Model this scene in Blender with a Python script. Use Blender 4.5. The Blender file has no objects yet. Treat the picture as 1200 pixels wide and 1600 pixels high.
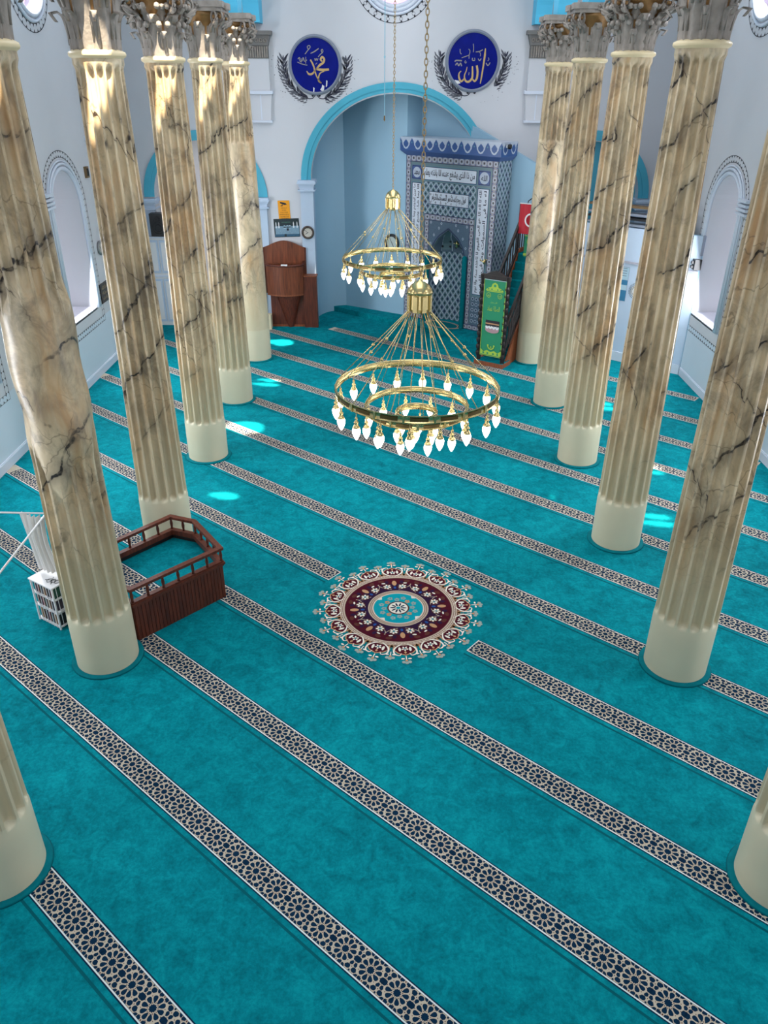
import bpy, math, random
from math import sin, cos, pi, radians, sqrt, atan2, hypot
from mathutils import Vector, Matrix
from mathutils.geometry import tessellate_polygon
random.seed(7)
scn = bpy.context.scene
COL = scn.collection

# ------------------------------------------------------------------ materials
def lin(c):
    return tuple((x / 12.92 if x <= .04045 else ((x + .055) / 1.055) ** 2.4) for x in c)
def rgb(r, g, b):
    return lin((r / 255, g / 255, b / 255))
MATS = {}
def nodes_of(m):
    m.use_nodes = True
    nt = m.node_tree
    return nt, nt.nodes['Principled BSDF']
def mat(name, col, rough=.6, metal=0., emis=None, estr=0., var=0., vscale=6., spec=.5, bump=0., bscale=40.):
    if name in MATS: return MATS[name]
    m = bpy.data.materials.new(name)
    nt, b = nodes_of(m)
    c = (*col, 1)
    b.inputs['Base Color'].default_value = c
    b.inputs['Roughness'].default_value = rough
    b.inputs['Metallic'].default_value = metal
    b.inputs['Specular IOR Level'].default_value = spec
    if var > 0:
        tc = nt.nodes.new('ShaderNodeNewGeometry')
        nz = nt.nodes.new('ShaderNodeTexNoise'); nz.inputs['Scale'].default_value = vscale
        nz.inputs['Detail'].default_value = 5
        nt.links.new(tc.outputs['Position'], nz.inputs['Vector'])
        mx = nt.nodes.new('ShaderNodeMix'); mx.data_type = 'RGBA'
        mx.inputs['A'].default_value = tuple(x * (1 - var) for x in col) + (1,)
        mx.inputs['B'].default_value = tuple(min(1, x * (1 + var)) for x in col) + (1,)
        nt.links.new(nz.outputs['Fac'], mx.inputs['Factor'])
        nt.links.new(mx.outputs['Result'], b.inputs['Base Color'])
    if bump > 0:
        tc = nt.nodes.new('ShaderNodeNewGeometry')
        nz = nt.nodes.new('ShaderNodeTexNoise'); nz.inputs['Scale'].default_value = bscale
        nt.links.new(tc.outputs['Position'], nz.inputs['Vector'])
        bp = nt.nodes.new('ShaderNodeBump'); bp.inputs['Strength'].default_value = bump
        bp.inputs['Distance'].default_value = .02
        nt.links.new(nz.outputs['Fac'], bp.inputs['Height'])
        nt.links.new(bp.outputs['Normal'], b.inputs['Normal'])
    if emis:
        b.inputs['Emission Color'].default_value = (*emis, 1)
        b.inputs['Emission Strength'].default_value = estr
    MATS[name] = m
    return m

def ramp(nt, stops, interp='LINEAR'):
    r = nt.nodes.new('ShaderNodeValToRGB')
    cr = r.color_ramp; cr.interpolation = interp
    while len(cr.elements) < len(stops): cr.elements.new(.5)
    for e, (p, c) in zip(cr.elements, stops):
        e.position = p; e.color = (*c, 1) if len(c) == 3 else c
    return r
def mixc(nt, fac, a, b, mode='MIX'):
    m = nt.nodes.new('ShaderNodeMix'); m.data_type = 'RGBA'; m.blend_type = mode
    for key, v in (('Factor', fac), ('A', a), ('B', b)):
        if hasattr(v, 'links'): nt.links.new(v, m.inputs[key])
        elif key == 'Factor': m.inputs[key].default_value = v
        else: m.inputs[key].default_value = (*v, 1)
    return m.outputs['Result']
def mth(nt, op, a, b=None, clamp=False):
    m = nt.nodes.new('ShaderNodeMath'); m.operation = op; m.use_clamp = clamp
    for i, v in enumerate((a, b)):
        if v is None: continue
        if hasattr(v, 'links'): nt.links.new(v, m.inputs[i])
        else: m.inputs[i].default_value = v
    return m.outputs[0]
def noise(nt, vec, scale, detail=4, rough=.55, dist=0.):
    n = nt.nodes.new('ShaderNodeTexNoise')
    n.inputs['Scale'].default_value = scale; n.inputs['Detail'].default_value = detail
    n.inputs['Roughness'].default_value = rough; n.inputs['Distortion'].default_value = dist
    nt.links.new(vec, n.inputs['Vector'])
    return n
def mapping(nt, vec, scale=(1, 1, 1), loc=(0, 0, 0), rot=(0, 0, 0)):
    m = nt.nodes.new('ShaderNodeMapping')
    m.inputs['Scale'].default_value = scale; m.inputs['Location'].default_value = loc
    m.inputs['Rotation'].default_value = rot
    nt.links.new(vec, m.inputs['Vector']); return m.outputs['Vector']

def carpet_material(name, k=1.):
    m = bpy.data.materials.new(name); nt, b = nodes_of(m)
    g = nt.nodes.new('ShaderNodeNewGeometry').outputs['Position']
    n1 = noise(nt, g, 5.5, 8, .72, .6); n2 = noise(nt, g, 26, 4, .7)
    n3 = noise(nt, g, 1.1, 3, .5)
    f = mth(nt, 'ADD', mth(nt, 'MULTIPLY', n1.outputs['Fac'], .52), mth(nt, 'MULTIPLY', n2.outputs['Fac'], .32))
    f = mth(nt, 'ADD', f, mth(nt, 'MULTIPLY', n3.outputs['Fac'], .2))
    r = ramp(nt, [(.36, (0.001, .084 * k, .108 * k)), (.5, (.001, .164 * k, .202 * k)), (.66, (.003, .268 * k, .312 * k))])
    nt.links.new(f, r.inputs['Fac'])
    nt.links.new(r.outputs['Color'], b.inputs['Base Color'])
    b.inputs['Roughness'].default_value = .85
    b.inputs['Specular IOR Level'].default_value = .04
    fi = noise(nt, g, 260, 2); bp = nt.nodes.new('ShaderNodeBump'); bp.inputs['Strength'].default_value = .35
    bp.inputs['Distance'].default_value = .01
    nt.links.new(fi.outputs['Fac'], bp.inputs['Height']); nt.links.new(bp.outputs['Normal'], b.inputs['Normal'])
    MATS[name] = m
    return m

def marble_material(name='veined_marble'):
    m = bpy.data.materials.new(name); nt, b = nodes_of(m)
    g = nt.nodes.new('ShaderNodeNewGeometry').outputs['Position']
    sep = nt.nodes.new('ShaderNodeSeparateXYZ'); nt.links.new(g, sep.inputs[0])
    z = sep.outputs['Z']
    oi = nt.nodes.new('ShaderNodeObjectInfo')
    off = nt.nodes.new('ShaderNodeVectorMath'); off.operation = 'MULTIPLY_ADD'
    nt.links.new(oi.outputs['Location'], off.inputs[0]); off.inputs[1].default_value = (2.37, 1.71, 0)
    nt.links.new(g, off.inputs[2])
    P = off.outputs[0]
    # tone of the stone: cream with grey clouds and warm stains
    c1 = noise(nt, mapping(nt, P, (1.3, 1.3, .45)), 2.2, 6, .6, .5)
    base = ramp(nt, [(.28, rgb(164, 144, 116)), (.5, rgb(208, 188, 154)), (.72, rgb(230, 212, 180))])
    nt.links.new(c1.outputs['Fac'], base.inputs['Fac'])
    st = noise(nt, mapping(nt, P, (2.4, 2.4, .5), (5, 2, 1)), 1.5, 5, .6, .4)
    stm = ramp(nt, [(.5, (0, 0, 0)), (.7, (1, 1, 1))]); nt.links.new(st.outputs['Fac'], stm.inputs['Fac'])
    amt = mth(nt, 'MULTIPLY', stm.outputs['Color'], .55)
    col = mixc(nt, amt, base.outputs['Color'], rgb(190, 138, 78))
    gr = noise(nt, mapping(nt, P, (1.6, 1.6, 1.0), (1, 7, 3), (0, .7, 0)), 1.9, 7, .68, .9)
    grm = ramp(nt, [(.46, (0, 0, 0)), (.70, (1, 1, 1))]); nt.links.new(gr.outputs['Fac'], grm.inputs['Fac'])
    hi = mth(nt, 'MULTIPLY', mth(nt, 'SUBTRACT', z, .8), .55, True)      # the lowest metre was repainted plain
    col = mixc(nt, mth(nt, 'MULTIPLY', mth(nt, 'MULTIPLY', grm.outputs['Color'], .78), hi), col, rgb(106, 95, 82))
    # long diagonal cracks
    wob = noise(nt, P, 1.0, 5, .5, .2)
    wv = nt.nodes.new('ShaderNodeVectorMath'); wv.operation = 'MULTIPLY_ADD'
    nt.links.new(wob.outputs['Color'], wv.inputs[0]); wv.inputs[1].default_value = (.9, .9, .9); nt.links.new(P, wv.inputs[2])
    s2 = nt.nodes.new('ShaderNodeSeparateXYZ'); nt.links.new(wv.outputs[0], s2.inputs[0])
    d = mth(nt, 'SUBTRACT', s2.outputs['Z'], mth(nt, 'MULTIPLY', s2.outputs['X'], 1.15))
    d = mth(nt, 'ADD', d, mth(nt, 'MULTIPLY', s2.outputs['Y'], .35))
    def lines(d, per, w, halo):
        fr = mth(nt, 'FRACT', mth(nt, 'DIVIDE', d, per))
        ds = mth(nt, 'MULTIPLY', mth(nt, 'ABSOLUTE', mth(nt, 'SUBTRACT', fr, .5)), per)
        a = mth(nt, 'SUBTRACT', 1., mth(nt, 'DIVIDE', ds, w), True)
        h = mth(nt, 'SUBTRACT', 1., mth(nt, 'DIVIDE', ds, halo), True)
        return a, h
    a1, h1 = lines(d, .95, .030, .20)
    mk = noise(nt, mapping(nt, P, (1, 1, 1), (9, 1, 4)), 1.7, 3, .5)
    mkr = ramp(nt, [(.43, (0, 0, 0)), (.52, (1, 1, 1))]); nt.links.new(mk.outputs['Fac'], mkr.inputs['Fac'])
    msk = mth(nt, 'MULTIPLY', mkr.outputs['Color'], hi)
    bl = noise(nt, P, 14, 3, .6)
    blr = ramp(nt, [(.32, (.15, .15, .15)), (.55, (1, 1, 1))]); nt.links.new(bl.outputs['Fac'], blr.inputs['Fac'])
    col = mixc(nt, mth(nt, 'MULTIPLY', mth(nt, 'MULTIPLY', h1, .5), msk), col, rgb(96, 88, 80))
    col = mixc(nt, mth(nt, 'MULTIPLY', mth(nt, 'MULTIPLY', mth(nt, 'MULTIPLY', a1, 2.2, True), msk), blr.outputs['Color']), col, rgb(38, 33, 32))
    # a second, finer family that leans the other way
    d2 = mth(nt, 'ADD', s2.outputs['Z'], mth(nt, 'MULTIPLY', s2.outputs['X'], 1.9))
    a2, h2 = lines(d2, 1.37, .011, .06)
    mk2 = noise(nt, mapping(nt, P, (1, 1, 1), (3, 11, 8)), 1.3, 3, .5)
    mkr2 = ramp(nt, [(.48, (0, 0, 0)), (.56, (1, 1, 1))]); nt.links.new(mk2.outputs['Fac'], mkr2.inputs['Fac'])
    m2 = mth(nt, 'MULTIPLY', mkr2.outputs['Color'], hi)
    col = mixc(nt, mth(nt, 'MULTIPLY', mth(nt, 'MULTIPLY', h2, .45), m2), col, rgb(110, 98, 84))
    col = mixc(nt, mth(nt, 'MULTIPLY', mth(nt, 'MULTIPLY', a2, 1.8, True), m2), col, rgb(58, 48, 44))
    # hairline craquelure
    vo = nt.nodes.new('ShaderNodeTexVoronoi'); vo.feature = 'DISTANCE_TO_EDGE'; vo.inputs['Scale'].default_value = 2.2
    nt.links.new(wv.outputs[0], vo.inputs['Vector'])
    vr = ramp(nt, [(.0, (1, 1, 1)), (.018, (0, 0, 0))]); nt.links.new(vo.outputs['Distance'], vr.inputs['Fac'])
    mk3 = noise(nt, mapping(nt, P, (1, 1, 1), (13, 5, 2)), 1.1, 2, .5)
    mkr3 = ramp(nt, [(.5, (0, 0, 0)), (.6, (1, 1, 1))]); nt.links.new(mk3.outputs['Fac'], mkr3.inputs['Fac'])
    col = mixc(nt, mth(nt, 'MULTIPLY', mth(nt, 'MULTIPLY', mth(nt, 'MULTIPLY', vr.outputs['Color'], mkr3.outputs['Color']), .6), hi), col, rgb(90, 76, 60))
    # the foot of each shaft was repainted cream, the paint thinning out upwards
    zw = mth(nt, 'ADD', z, mth(nt, 'MULTIPLY', mth(nt, 'SUBTRACT', c1.outputs['Fac'], .5), 1.6))
    pl_ = mth(nt, 'SUBTRACT', 1., mth(nt, 'MULTIPLY', mth(nt, 'SUBTRACT', zw, 1.1), .9, True))
    col = mixc(nt, mth(nt, 'MULTIPLY', pl_, .8), col, rgb(200, 190, 160))
    nt.links.new(col, b.inputs['Base Color'])
    b.inputs['Roughness'].default_value = .33
    MATS[name] = m
    return m

def wood_material(name, c0, c1, scale=1., rough=.45):
    m = bpy.data.materials.new(name); nt, b = nodes_of(m)
    g = nt.nodes.new('ShaderNodeNewGeometry').outputs['Position']
    n = noise(nt, mapping(nt, g, (14 * scale, 14 * scale, 1.2 * scale)), 2, 5, .6, .6)
    r = ramp(nt, [(.3, c0), (.7, c1)]); nt.links.new(n.outputs['Fac'], r.inputs['Fac'])
    nt.links.new(r.outputs['Color'], b.inputs['Base Color'])
    b.inputs['Roughness'].default_value = rough
    MATS[name] = m
    return m

CARPET = carpet_material('teal_carpet', 1.15)
CARPET_DK = mat('teal_carpet_trim', rgb(0, 108, 118), .85, var=.25, vscale=12, spec=.1)
MARBLE = marble_material()
WALL = mat('white_plaster', rgb(206, 208, 214), .75, var=.035, vscale=1.6, spec=.2)
WALL2 = mat('pale_dado_paint', rgb(203, 216, 228), .55, var=.03, vscale=1.5)
APSE = mat('light_blue_paint', rgb(150, 186, 208), .6, var=.03, vscale=1.4)
PILAS = mat('pale_blue_white_paint', rgb(188, 205, 226), .6, var=.03)
CYAN = mat('cyan_paint', rgb(72, 172, 198), .5, var=.08, vscale=4)
CYANL = mat('lit_cyan_paint', rgb(80, 190, 228), .5, var=.06, vscale=3)  # lit copy of the cyan: brightness put into the colour
SKIRT = mat('white_baseboard_paint', rgb(212, 220, 234), .45)
CREAM = mat('cream_strip_wool', rgb(188, 178, 160), .9, var=.1, vscale=60, spec=.1)
LINEW = mat('white_strip_wool', rgb(214, 224, 224), .9, spec=.1)
NAVY = mat('navy_wool', rgb(6, 40, 66), .9, spec=.1)
BROWNW = mat('brown_wool', rgb(92, 50, 44), .9, spec=.1)
TEALD = mat('dark_teal_wool', rgb(0, 88, 98), .9, spec=.1)
MAROON = mat('maroon_wool', rgb(76, 16, 34), .9, var=.15, vscale=40, spec=.1)
PLUM = mat('plum_wool', rgb(48, 26, 58), .9, var=.2, vscale=30, spec=.1)
BEIGEW = mat('beige_wool', rgb(196, 176, 158), .9, var=.15, vscale=70, spec=.1)
TAN = mat('tan_wool', rgb(196, 150, 112), .9, spec=.1)
IVORY = mat('ivory_wool', rgb(236, 232, 220), .9, spec=.1)
TEALW = mat('medallion_teal_wool', rgb(10, 160, 176), .9, spec=.1)
BLUEW = mat('medallion_blue_wool', rgb(40, 80, 150), .9, spec=.1)
GREYW = mat('medallion_grey_wool', rgb(150, 170, 165), .9, spec=.1)
STONE = mat('grey_gilded_stucco', rgb(142, 134, 126), .4, var=.45, vscale=9, bump=.3, bscale=25)
STONED = mat('dark_stucco', rgb(112, 110, 108), .6, var=.2, vscale=9)
GILT = mat('brown_gilding', rgb(132, 98, 56), .4, metal=.3, var=.4, vscale=14)
COLLAR = mat('cream_collar_paint', rgb(222, 204, 164), .4, var=.06, vscale=5)
BRASS = mat('polished_brass', rgb(222, 200, 142), .26, metal=1.)
BRASSD = mat('aged_brass', rgb(120, 98, 62), .4, metal=.9)
BULB = mat('lit_glass_bulb', (1, 1, 1), .3, emis=(1, .93, .84), estr=5.5)
BULB.cycles.emission_sampling = 'NONE'
GLASSW = mat('daylit_frosted_glass', rgb(235, 230, 235), .4, emis=rgb(240, 236, 248), estr=.6)
GLASSP = mat('daylit_coloured_glass', rgb(220, 190, 215), .4, emis=rgb(226, 196, 222), estr=.9)
MARW = mat('white_marble_sill', rgb(226, 226, 238), .2, var=.08, vscale=5)
BLACKP = mat('black_wall_paint', rgb(34, 34, 44), .7)
INK = mat('dark_ink', rgb(42, 44, 66), .6)
GREYP = mat('grey_painted_leaf', rgb(96, 98, 108), .7, var=.25, vscale=30)
BLUE = mat('deep_blue_enamel', rgb(4, 22, 124), .35, var=.35, vscale=4, spec=.12)
GREYF = mat('silver_grey_frame', rgb(136, 144, 160), .5)
GOLD = mat('gold_lettering', rgb(206, 176, 120), .35, metal=.4)
WOOD = wood_material('red_brown_wood', rgb(66, 28, 18), rgb(112, 52, 32))
WOODP = wood_material('walnut_veneer', rgb(84, 38, 20), rgb(134, 70, 38), .8)
WOODD = wood_material('black_brown_wood', rgb(24, 17, 18), rgb(44, 30, 28))
WOODM = wood_material('orange_brown_wood', rgb(112, 58, 34), rgb(150, 84, 50))
BLACK = mat('black_plastic', rgb(18, 18, 22), .4)
BLACKG = mat('black_mesh', rgb(34, 34, 38), .7)
WHITE = mat('white_enamel', rgb(226, 226, 228), .4)
CLOTH = mat('white_curtain_cloth', rgb(226, 224, 222), .8, var=.04)
GREEN = mat('green_banner_cloth', rgb(28, 136, 96), .6, var=.08, vscale=5)
YELG = mat('yellow_green_print', rgb(166, 196, 70), .6)
RED = mat('red_flag_cloth', rgb(186, 22, 44), .6)
ORANGE = mat('orange_sign', rgb(240, 158, 8), .5)
TILEB = mat('tile_blue', rgb(70, 94, 150), .3)
TILED = mat('tile_navy', rgb(34, 44, 82), .3)
TILEG = mat('tile_grey_green', rgb(104, 128, 136), .3, var=.1, vscale=20)
TILEW = mat('tile_white', rgb(182, 192, 208), .3)
PANELW = mat('tile_panel_white', rgb(214, 220, 232), .3)
TILER = mat('tile_rose', rgb(150, 144, 152), .3)
TILEK = mat('tile_dark', rgb(26, 36, 48), .3)
TILEC = mat('tile_cornice_blue', rgb(54, 86, 142), .3)
TURQ = mat('tile_turquoise', rgb(86, 138, 156), .3)

# ------------------------------------------------------------------ mesh helper
class MB:
    def __init__(s, M=None):
        s.v = []; s.f = []; s.m = []; s.M = M; s.mats = []; s.sm = []
    def mi(s, m):
        if m not in s.mats: s.mats.append(m)
        return s.mats.index(m)
    def add(s, vs, fs, m, smooth=False):
        o = len(s.v)
        s.v.extend([tuple(s.M @ Vector(p)) if s.M else tuple(p) for p in vs])
        i = s.mi(m)
        for f in fs:
            s.f.append(tuple(o + k for k in f)); s.m.append(i); s.sm.append(smooth)
    def box(s, a, b, m, R=None):
        x0, y0, z0 = a; x1, y1, z1 = b
        vs = [(x0, y0, z0), (x1, y0, z0), (x1, y1, z0), (x0, y1, z0), (x0, y0, z1), (x1, y0, z1), (x1, y1, z1), (x0, y1, z1)]
        if R: vs = [R @ Vector(p) for p in vs]
        s.add(vs, [(0, 3, 2, 1), (4, 5, 6, 7), (0, 1, 5, 4), (1, 2, 6, 5), (2, 3, 7, 6), (3, 0, 4, 7)], m)
    def bar(s, a, b, w, h, m):
        a = Vector(a); b = Vector(b); d = (b - a).normalized()
        up = Vector((0, 0, 1)) if abs(d.z) < .95 else Vector((0, 1, 0))
        r = d.cross(up).normalized() * w / 2; t = r.cross(d).normalized() * h / 2
        vs = [a - r - t, a + r - t, a + r + t, a - r + t, b - r - t, b + r - t, b + r + t, b - r + t]
        s.add(vs, [(0, 1, 2, 3), (4, 7, 6, 5), (0, 4, 5, 1), (1, 5, 6, 2), (2, 6, 7, 3), (3, 7, 4, 0)], m)
    def tube(s, pts, r, m, n=8, closed=False, taper=None):
        P = [Vector(p) for p in pts]; k = len(P); vs = []; fs = []
        nrm = None
        for i, p in enumerate(P):
            if closed: d = P[(i + 1) % k] - P[i - 1]
            else: d = P[min(i + 1, k - 1)] - P[max(i - 1, 0)]
            d = d.normalized()
            if nrm is None:
                a = Vector((0, 0, 1)) if abs(d.z) < .9 else Vector((1, 0, 0))
                nrm = (a - d * a.dot(d)).normalized()
            else: nrm = (nrm - d * nrm.dot(d)).normalized()
            bn = d.cross(nrm); rr = taper[i] if taper else r
            for j in range(n):
                a = 2 * pi * j / n; vs.append(p + (nrm * cos(a) + bn * sin(a)) * rr)
        for i in range(k if closed else k - 1):
            for j in range(n):
                a = i * n + j; b = i * n + (j + 1) % n; c = ((i + 1) % k) * n
                fs.append((a, b, c + (j + 1) % n, c + j))
        if not closed:
            fs.append(tuple(range(n))[::-1]); fs.append(tuple((k - 1) * n + j for j in range(n)))
        s.add(vs, fs, m, True)
    def lathe(s, prof, m, n=24, c=(0, 0, 0), smooth=True, cap=True):
        vs = []; fs = []; k = len(prof)
        for r, z in prof:
            for j in range(n):
                a = 2 * pi * j / n; vs.append((c[0] + r * cos(a), c[1] + r * sin(a), c[2] + z))
        for i in range(k - 1):
            for j in range(n):
                a = i * n + j; b = i * n + (j + 1) % n
                fs.append((a, b, b + n, a + n))
        if cap:
            fs.append(tuple(range(n))[::-1]); fs.append(tuple((k - 1) * n + j for j in range(n)))
        s.add(vs, fs, m, smooth)
    def prism(s, poly, fn, t0, t1, m, holes=()):
        # poly: 2D outline; fn(a, b, t) -> 3D point; solid between t0 and t1
        loops = [list(poly)] + [list(h) for h in holes]
        flat = [q for l in loops for q in l]
        tri = tessellate_polygon([[Vector((a, b, 0)) for a, b in l] for l in loops])
        n = len(flat)
        vs = [fn(a, b, t0) for a, b in flat] + [fn(a, b, t1) for a, b in flat]
        fs = [tuple(t) for t in tri] + [tuple(n + i for i in t)[::-1] for t in tri]
        o = 0
        for l in loops:
            k = len(l)
            for i in range(k):
                j = (i + 1) % k; fs.append((o + i, o + j, n + o + j, n + o + i))
            o += k
        s.add(vs, fs, m)
    def face(s, pts, m): s.add(pts, [tuple(range(len(pts)))], m)
    def build(s, name, parent=None, loc=None):
        me = bpy.data.meshes.new(name)
        me.from_pydata(s.v, [], s.f)
        for m in s.mats: me.materials.append(m)
        me.polygons.foreach_set('material_index', s.m)
        me.polygons.foreach_set('use_smooth', s.sm)
        me.update()
        o = bpy.data.objects.new(name, me); COL.objects.link(o)
        if parent: o.parent = parent
        if loc: o.location = loc
        return o
def tag(o, label=None, cat=None, group=None, kind=None):
    if label: o['label'] = label
    if cat: o['category'] = cat
    if group: o['group'] = group
    if kind: o['kind'] = kind
    return o
def thing(name, label, cat, loc=(0, 0, 0), rz=0, group=None):
    o = bpy.data.objects.new(name, None); COL.objects.link(o)
    o.location = loc; o.rotation_euler = (0, 0, rz); o.empty_display_size = .2
    return tag(o, label, cat, group)
def struct(o): o['kind'] = 'structure'; return o
def dup(o, parent=None):
    c = o.copy(); COL.objects.link(c); c.parent = parent
    for ch in list(o.children): dup(ch, c)
    return c
def smoothstep(a, b, x):
    t = max(0, min(1, (x - a) / (b - a))); return t * t * (3 - 2 * t)
def ell(cx, cy, rx, ry, n=40, a0=0, a1=360):
    return [(cx + rx * cos(radians(a0 + (a1 - a0) * i / n)), cy + ry * sin(radians(a0 + (a1 - a0) * i / n))) for i in range(n + (0 if (a1 - a0) % 360 == 0 else 1))]

# text turned into a flat mesh (2D triangles), centred on the origin and scaled to a box
AR = {}
for ch, f in (('ا', 'FE8D FE8E FE8D FE8E'), ('ب', 'FE8F FE90 FE91 FE92'), ('ت', 'FE95 FE96 FE97 FE98'), ('ج', 'FE9D FE9E FE9F FEA0'),
              ('ح', 'FEA1 FEA2 FEA3 FEA4'), ('خ', 'FEA5 FEA6 FEA7 FEA8'), ('د', 'FEA9 FEAA FEA9 FEAA'), ('ذ', 'FEAB FEAC FEAB FEAC'),
              ('ر', 'FEAD FEAE FEAD FEAE'), ('ز', 'FEAF FEB0 FEAF FEB0'), ('س', 'FEB1 FEB2 FEB3 FEB4'), ('ش', 'FEB5 FEB6 FEB7 FEB8'),
              ('ص', 'FEB9 FEBA FEBB FEBC'), ('ض', 'FEBD FEBE FEBF FEC0'), ('ط', 'FEC1 FEC2 FEC3 FEC4'), ('ع', 'FEC9 FECA FECB FECC'),
              ('غ', 'FECD FECE FECF FED0'), ('ف', 'FED1 FED2 FED3 FED4'), ('ق', 'FED5 FED6 FED7 FED8'), ('ك', 'FED9 FEDA FEDB FEDC'),
              ('ل', 'FEDD FEDE FEDF FEE0'), ('م', 'FEE1 FEE2 FEE3 FEE4'), ('ن', 'FEE5 FEE6 FEE7 FEE8'), ('ه', 'FEE9 FEEA FEEB FEEC'),
              ('و', 'FEED FEEE FEED FEEE'), ('ي', 'FEF1 FEF2 FEF3 FEF4'), ('ى', 'FEEF FEF0 FEEF FEF0'), ('ة', 'FE93 FE94 FE93 FE94')):
    AR[ch] = [chr(int(x, 16)) for x in f.split()]
NOJ = set('ادذروزىة')
def arabic(s):
    out = []
    for i, c in enumerate(s):
        if c not in AR: out.append(c); continue
        pj = i > 0 and s[i - 1] in AR and s[i - 1] not in NOJ
        nj = i + 1 < len(s) and s[i + 1] in AR and c not in NOJ
        out.append(AR[c][0 if not pj and not nj else 1 if pj and not nj else 2 if nj and not pj else 3])
    return ''.join(out[::-1])
def text2d(body, w, h, keep=False, bold=0.):
    cu = bpy.data.curves.new('lettering', 'FONT'); cu.body = body; cu.resolution_u = 2; cu.offset = bold
    o = bpy.data.objects.new('lettering', cu); COL.objects.link(o)
    dg = bpy.context.evaluated_depsgraph_get()
    me = bpy.data.meshes.new_from_object(o.evaluated_get(dg))
    vs = [v.co.copy() for v in me.vertices]; fs = [tuple(p.vertices) for p in me.polygons]
    bpy.data.objects.remove(o); bpy.data.curves.remove(cu); bpy.data.meshes.remove(me)
    if not vs: return [], []
    x0 = min(v.x for v in vs); x1 = max(v.x for v in vs); y0 = min(v.y for v in vs); y1 = max(v.y for v in vs)
    sx = w / max(1e-6, x1 - x0); sy = h / max(1e-6, y1 - y0)
    if keep: sx = sy = min(sx, sy)
    return [((v.x - (x0 + x1) / 2) * sx, (v.y - (y0 + y1) / 2) * sy) for v in vs], fs

class Flat:
    """draws flat shapes on a plane: P0 + a*U + b*V, lifted along N in thin layers"""
    def __init__(s, mb, P0, U, V, N):
        s.mb = mb; s.P = Vector(P0); s.U = Vector(U); s.V = Vector(V); s.N = Vector(N)
    def at(s, a, b, t=0.): return s.P + s.U * a + s.V * b + s.N * t
    def poly(s, pts, m, t=.002):
        s.mb.add([s.at(a, b, t) for a, b in pts], [tuple(range(len(pts)))], m)
    def rect(s, a0, b0, a1, b1, m, t=.002): s.poly([(a0, b0), (a1, b0), (a1, b1), (a0, b1)], m, t)
    def ring(s, cx, cy, r0, r1, m, t=.002, n=48, a0=0, a1=360, ky=1.):
        A = ell(cx, cy, r0, r0 * ky, n, a0, a1); B = ell(cx, cy, r1, r1 * ky, n, a0, a1)
        full = (a1 - a0) % 360 == 0; k = len(A)
        vs = [s.at(*q, t) for q in A + B]
        s.mb.add(vs, [(i, k + i, k + (i + 1) % k, (i + 1) % k) for i in range(k if full else k - 1)], m)
    def disc(s, cx, cy, r, m, t=.002, n=32, ky=1.): s.poly(ell(cx, cy, r, r * ky, n), m, t)
    def stroke(s, pts, w, m, t=.003, sub=5):
        # smooth ribbon through pts; w number or list of widths
        W = w if isinstance(w, (list, tuple)) else [w] * len(pts)
        Q = []; ww = []
        k = len(pts)
        for i in range(k - 1):
            p0 = pts[max(i - 1, 0)]; p1 = pts[i]; p2 = pts[i + 1]; p3 = pts[min(i + 2, k - 1)]
            for j in range(sub):
                u = j / sub
                Q.append(tuple(.5 * (2 * p1[c] + (p2[c] - p0[c]) * u + (2 * p0[c] - 5 * p1[c] + 4 * p2[c] - p3[c]) * u * u + (3 * p1[c] - p0[c] - 3 * p2[c] + p3[c]) * u ** 3) for c in (0, 1)))
                ww.append(W[i] * (1 - u) + W[i + 1] * u)
        Q.append(tuple(pts[-1])); ww.append(W[-1])
        vs = []
        for i in range(len(Q)):
            a = Q[max(i - 1, 0)]; b = Q[min(i + 1, len(Q) - 1)]
            dx, dy = b[0] - a[0], b[1] - a[1]; l = hypot(dx, dy) or 1
            nx, ny = -dy / l * ww[i] / 2, dx / l * ww[i] / 2
            vs += [s.at(Q[i][0] + nx, Q[i][1] + ny, t), s.at(Q[i][0] - nx, Q[i][1] - ny, t)]
        s.mb.add(vs, [(2 * i, 2 * i + 1, 2 * i + 3, 2 * i + 2) for i in range(len(Q) - 1)], m)
    def text(s, body, cx, cy, w, h, m, t=.003, keep=False, rot=0, bold=0.):
        vs, fs = text2d(body, w, h, keep, bold)
        if not vs: return
        c, sn = cos(rot), sin(rot)
        s.mb.add([s.at(cx + a * c - b * sn, cy + a * sn + b * c, t) for a, b in vs], fs, m)

# ------------------------------------------------------------------ measured layout
H = 6.5
XL, XR = -3.598, 3.634
CY = [4.70 + 3.0574 * i for i in range(6)]
ANG = -.6904                                  # direction of the prayer rows
UX, UY = cos(ANG), sin(ANG); NX, NY = -UY, UX
OFF, SP, SW = 1.630, 1.3596, .2787
WX = 7.25; WY = 23.3; ZC = 11.
QN = .744 * NX + 24.35 * NY                   # distance of the qibla wall along the row normal

# ------------------------------------------------------------------ camera
f, pitch, yaw, roll = 1214.65, .508782, .010022, .00651
cp, sp_, cy_, sy_ = cos(pitch), sin(pitch), cos(yaw), sin(yaw)
Fw = Vector((-sy_ * cp, cy_ * cp, -sp_)); Rt = Vector((cy_, sy_, 0)); Up = Rt.cross(Fw)
R2 = Rt * cos(roll) + Up * sin(roll); U2 = -Rt * sin(roll) + Up * cos(roll)
cam = bpy.data.cameras.new('camera'); co = bpy.data.objects.new('camera', cam); COL.objects.link(co)
Mx = Matrix((R2, U2, -Fw)).transposed().to_4x4(); Mx.translation = Vector((0, 0, H)); co.matrix_world = Mx
cam.sensor_fit = 'HORIZONTAL'; cam.sensor_width = 36; cam.lens = f * 36 / 1200; cam.clip_start = .05
scn.camera = co

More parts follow.
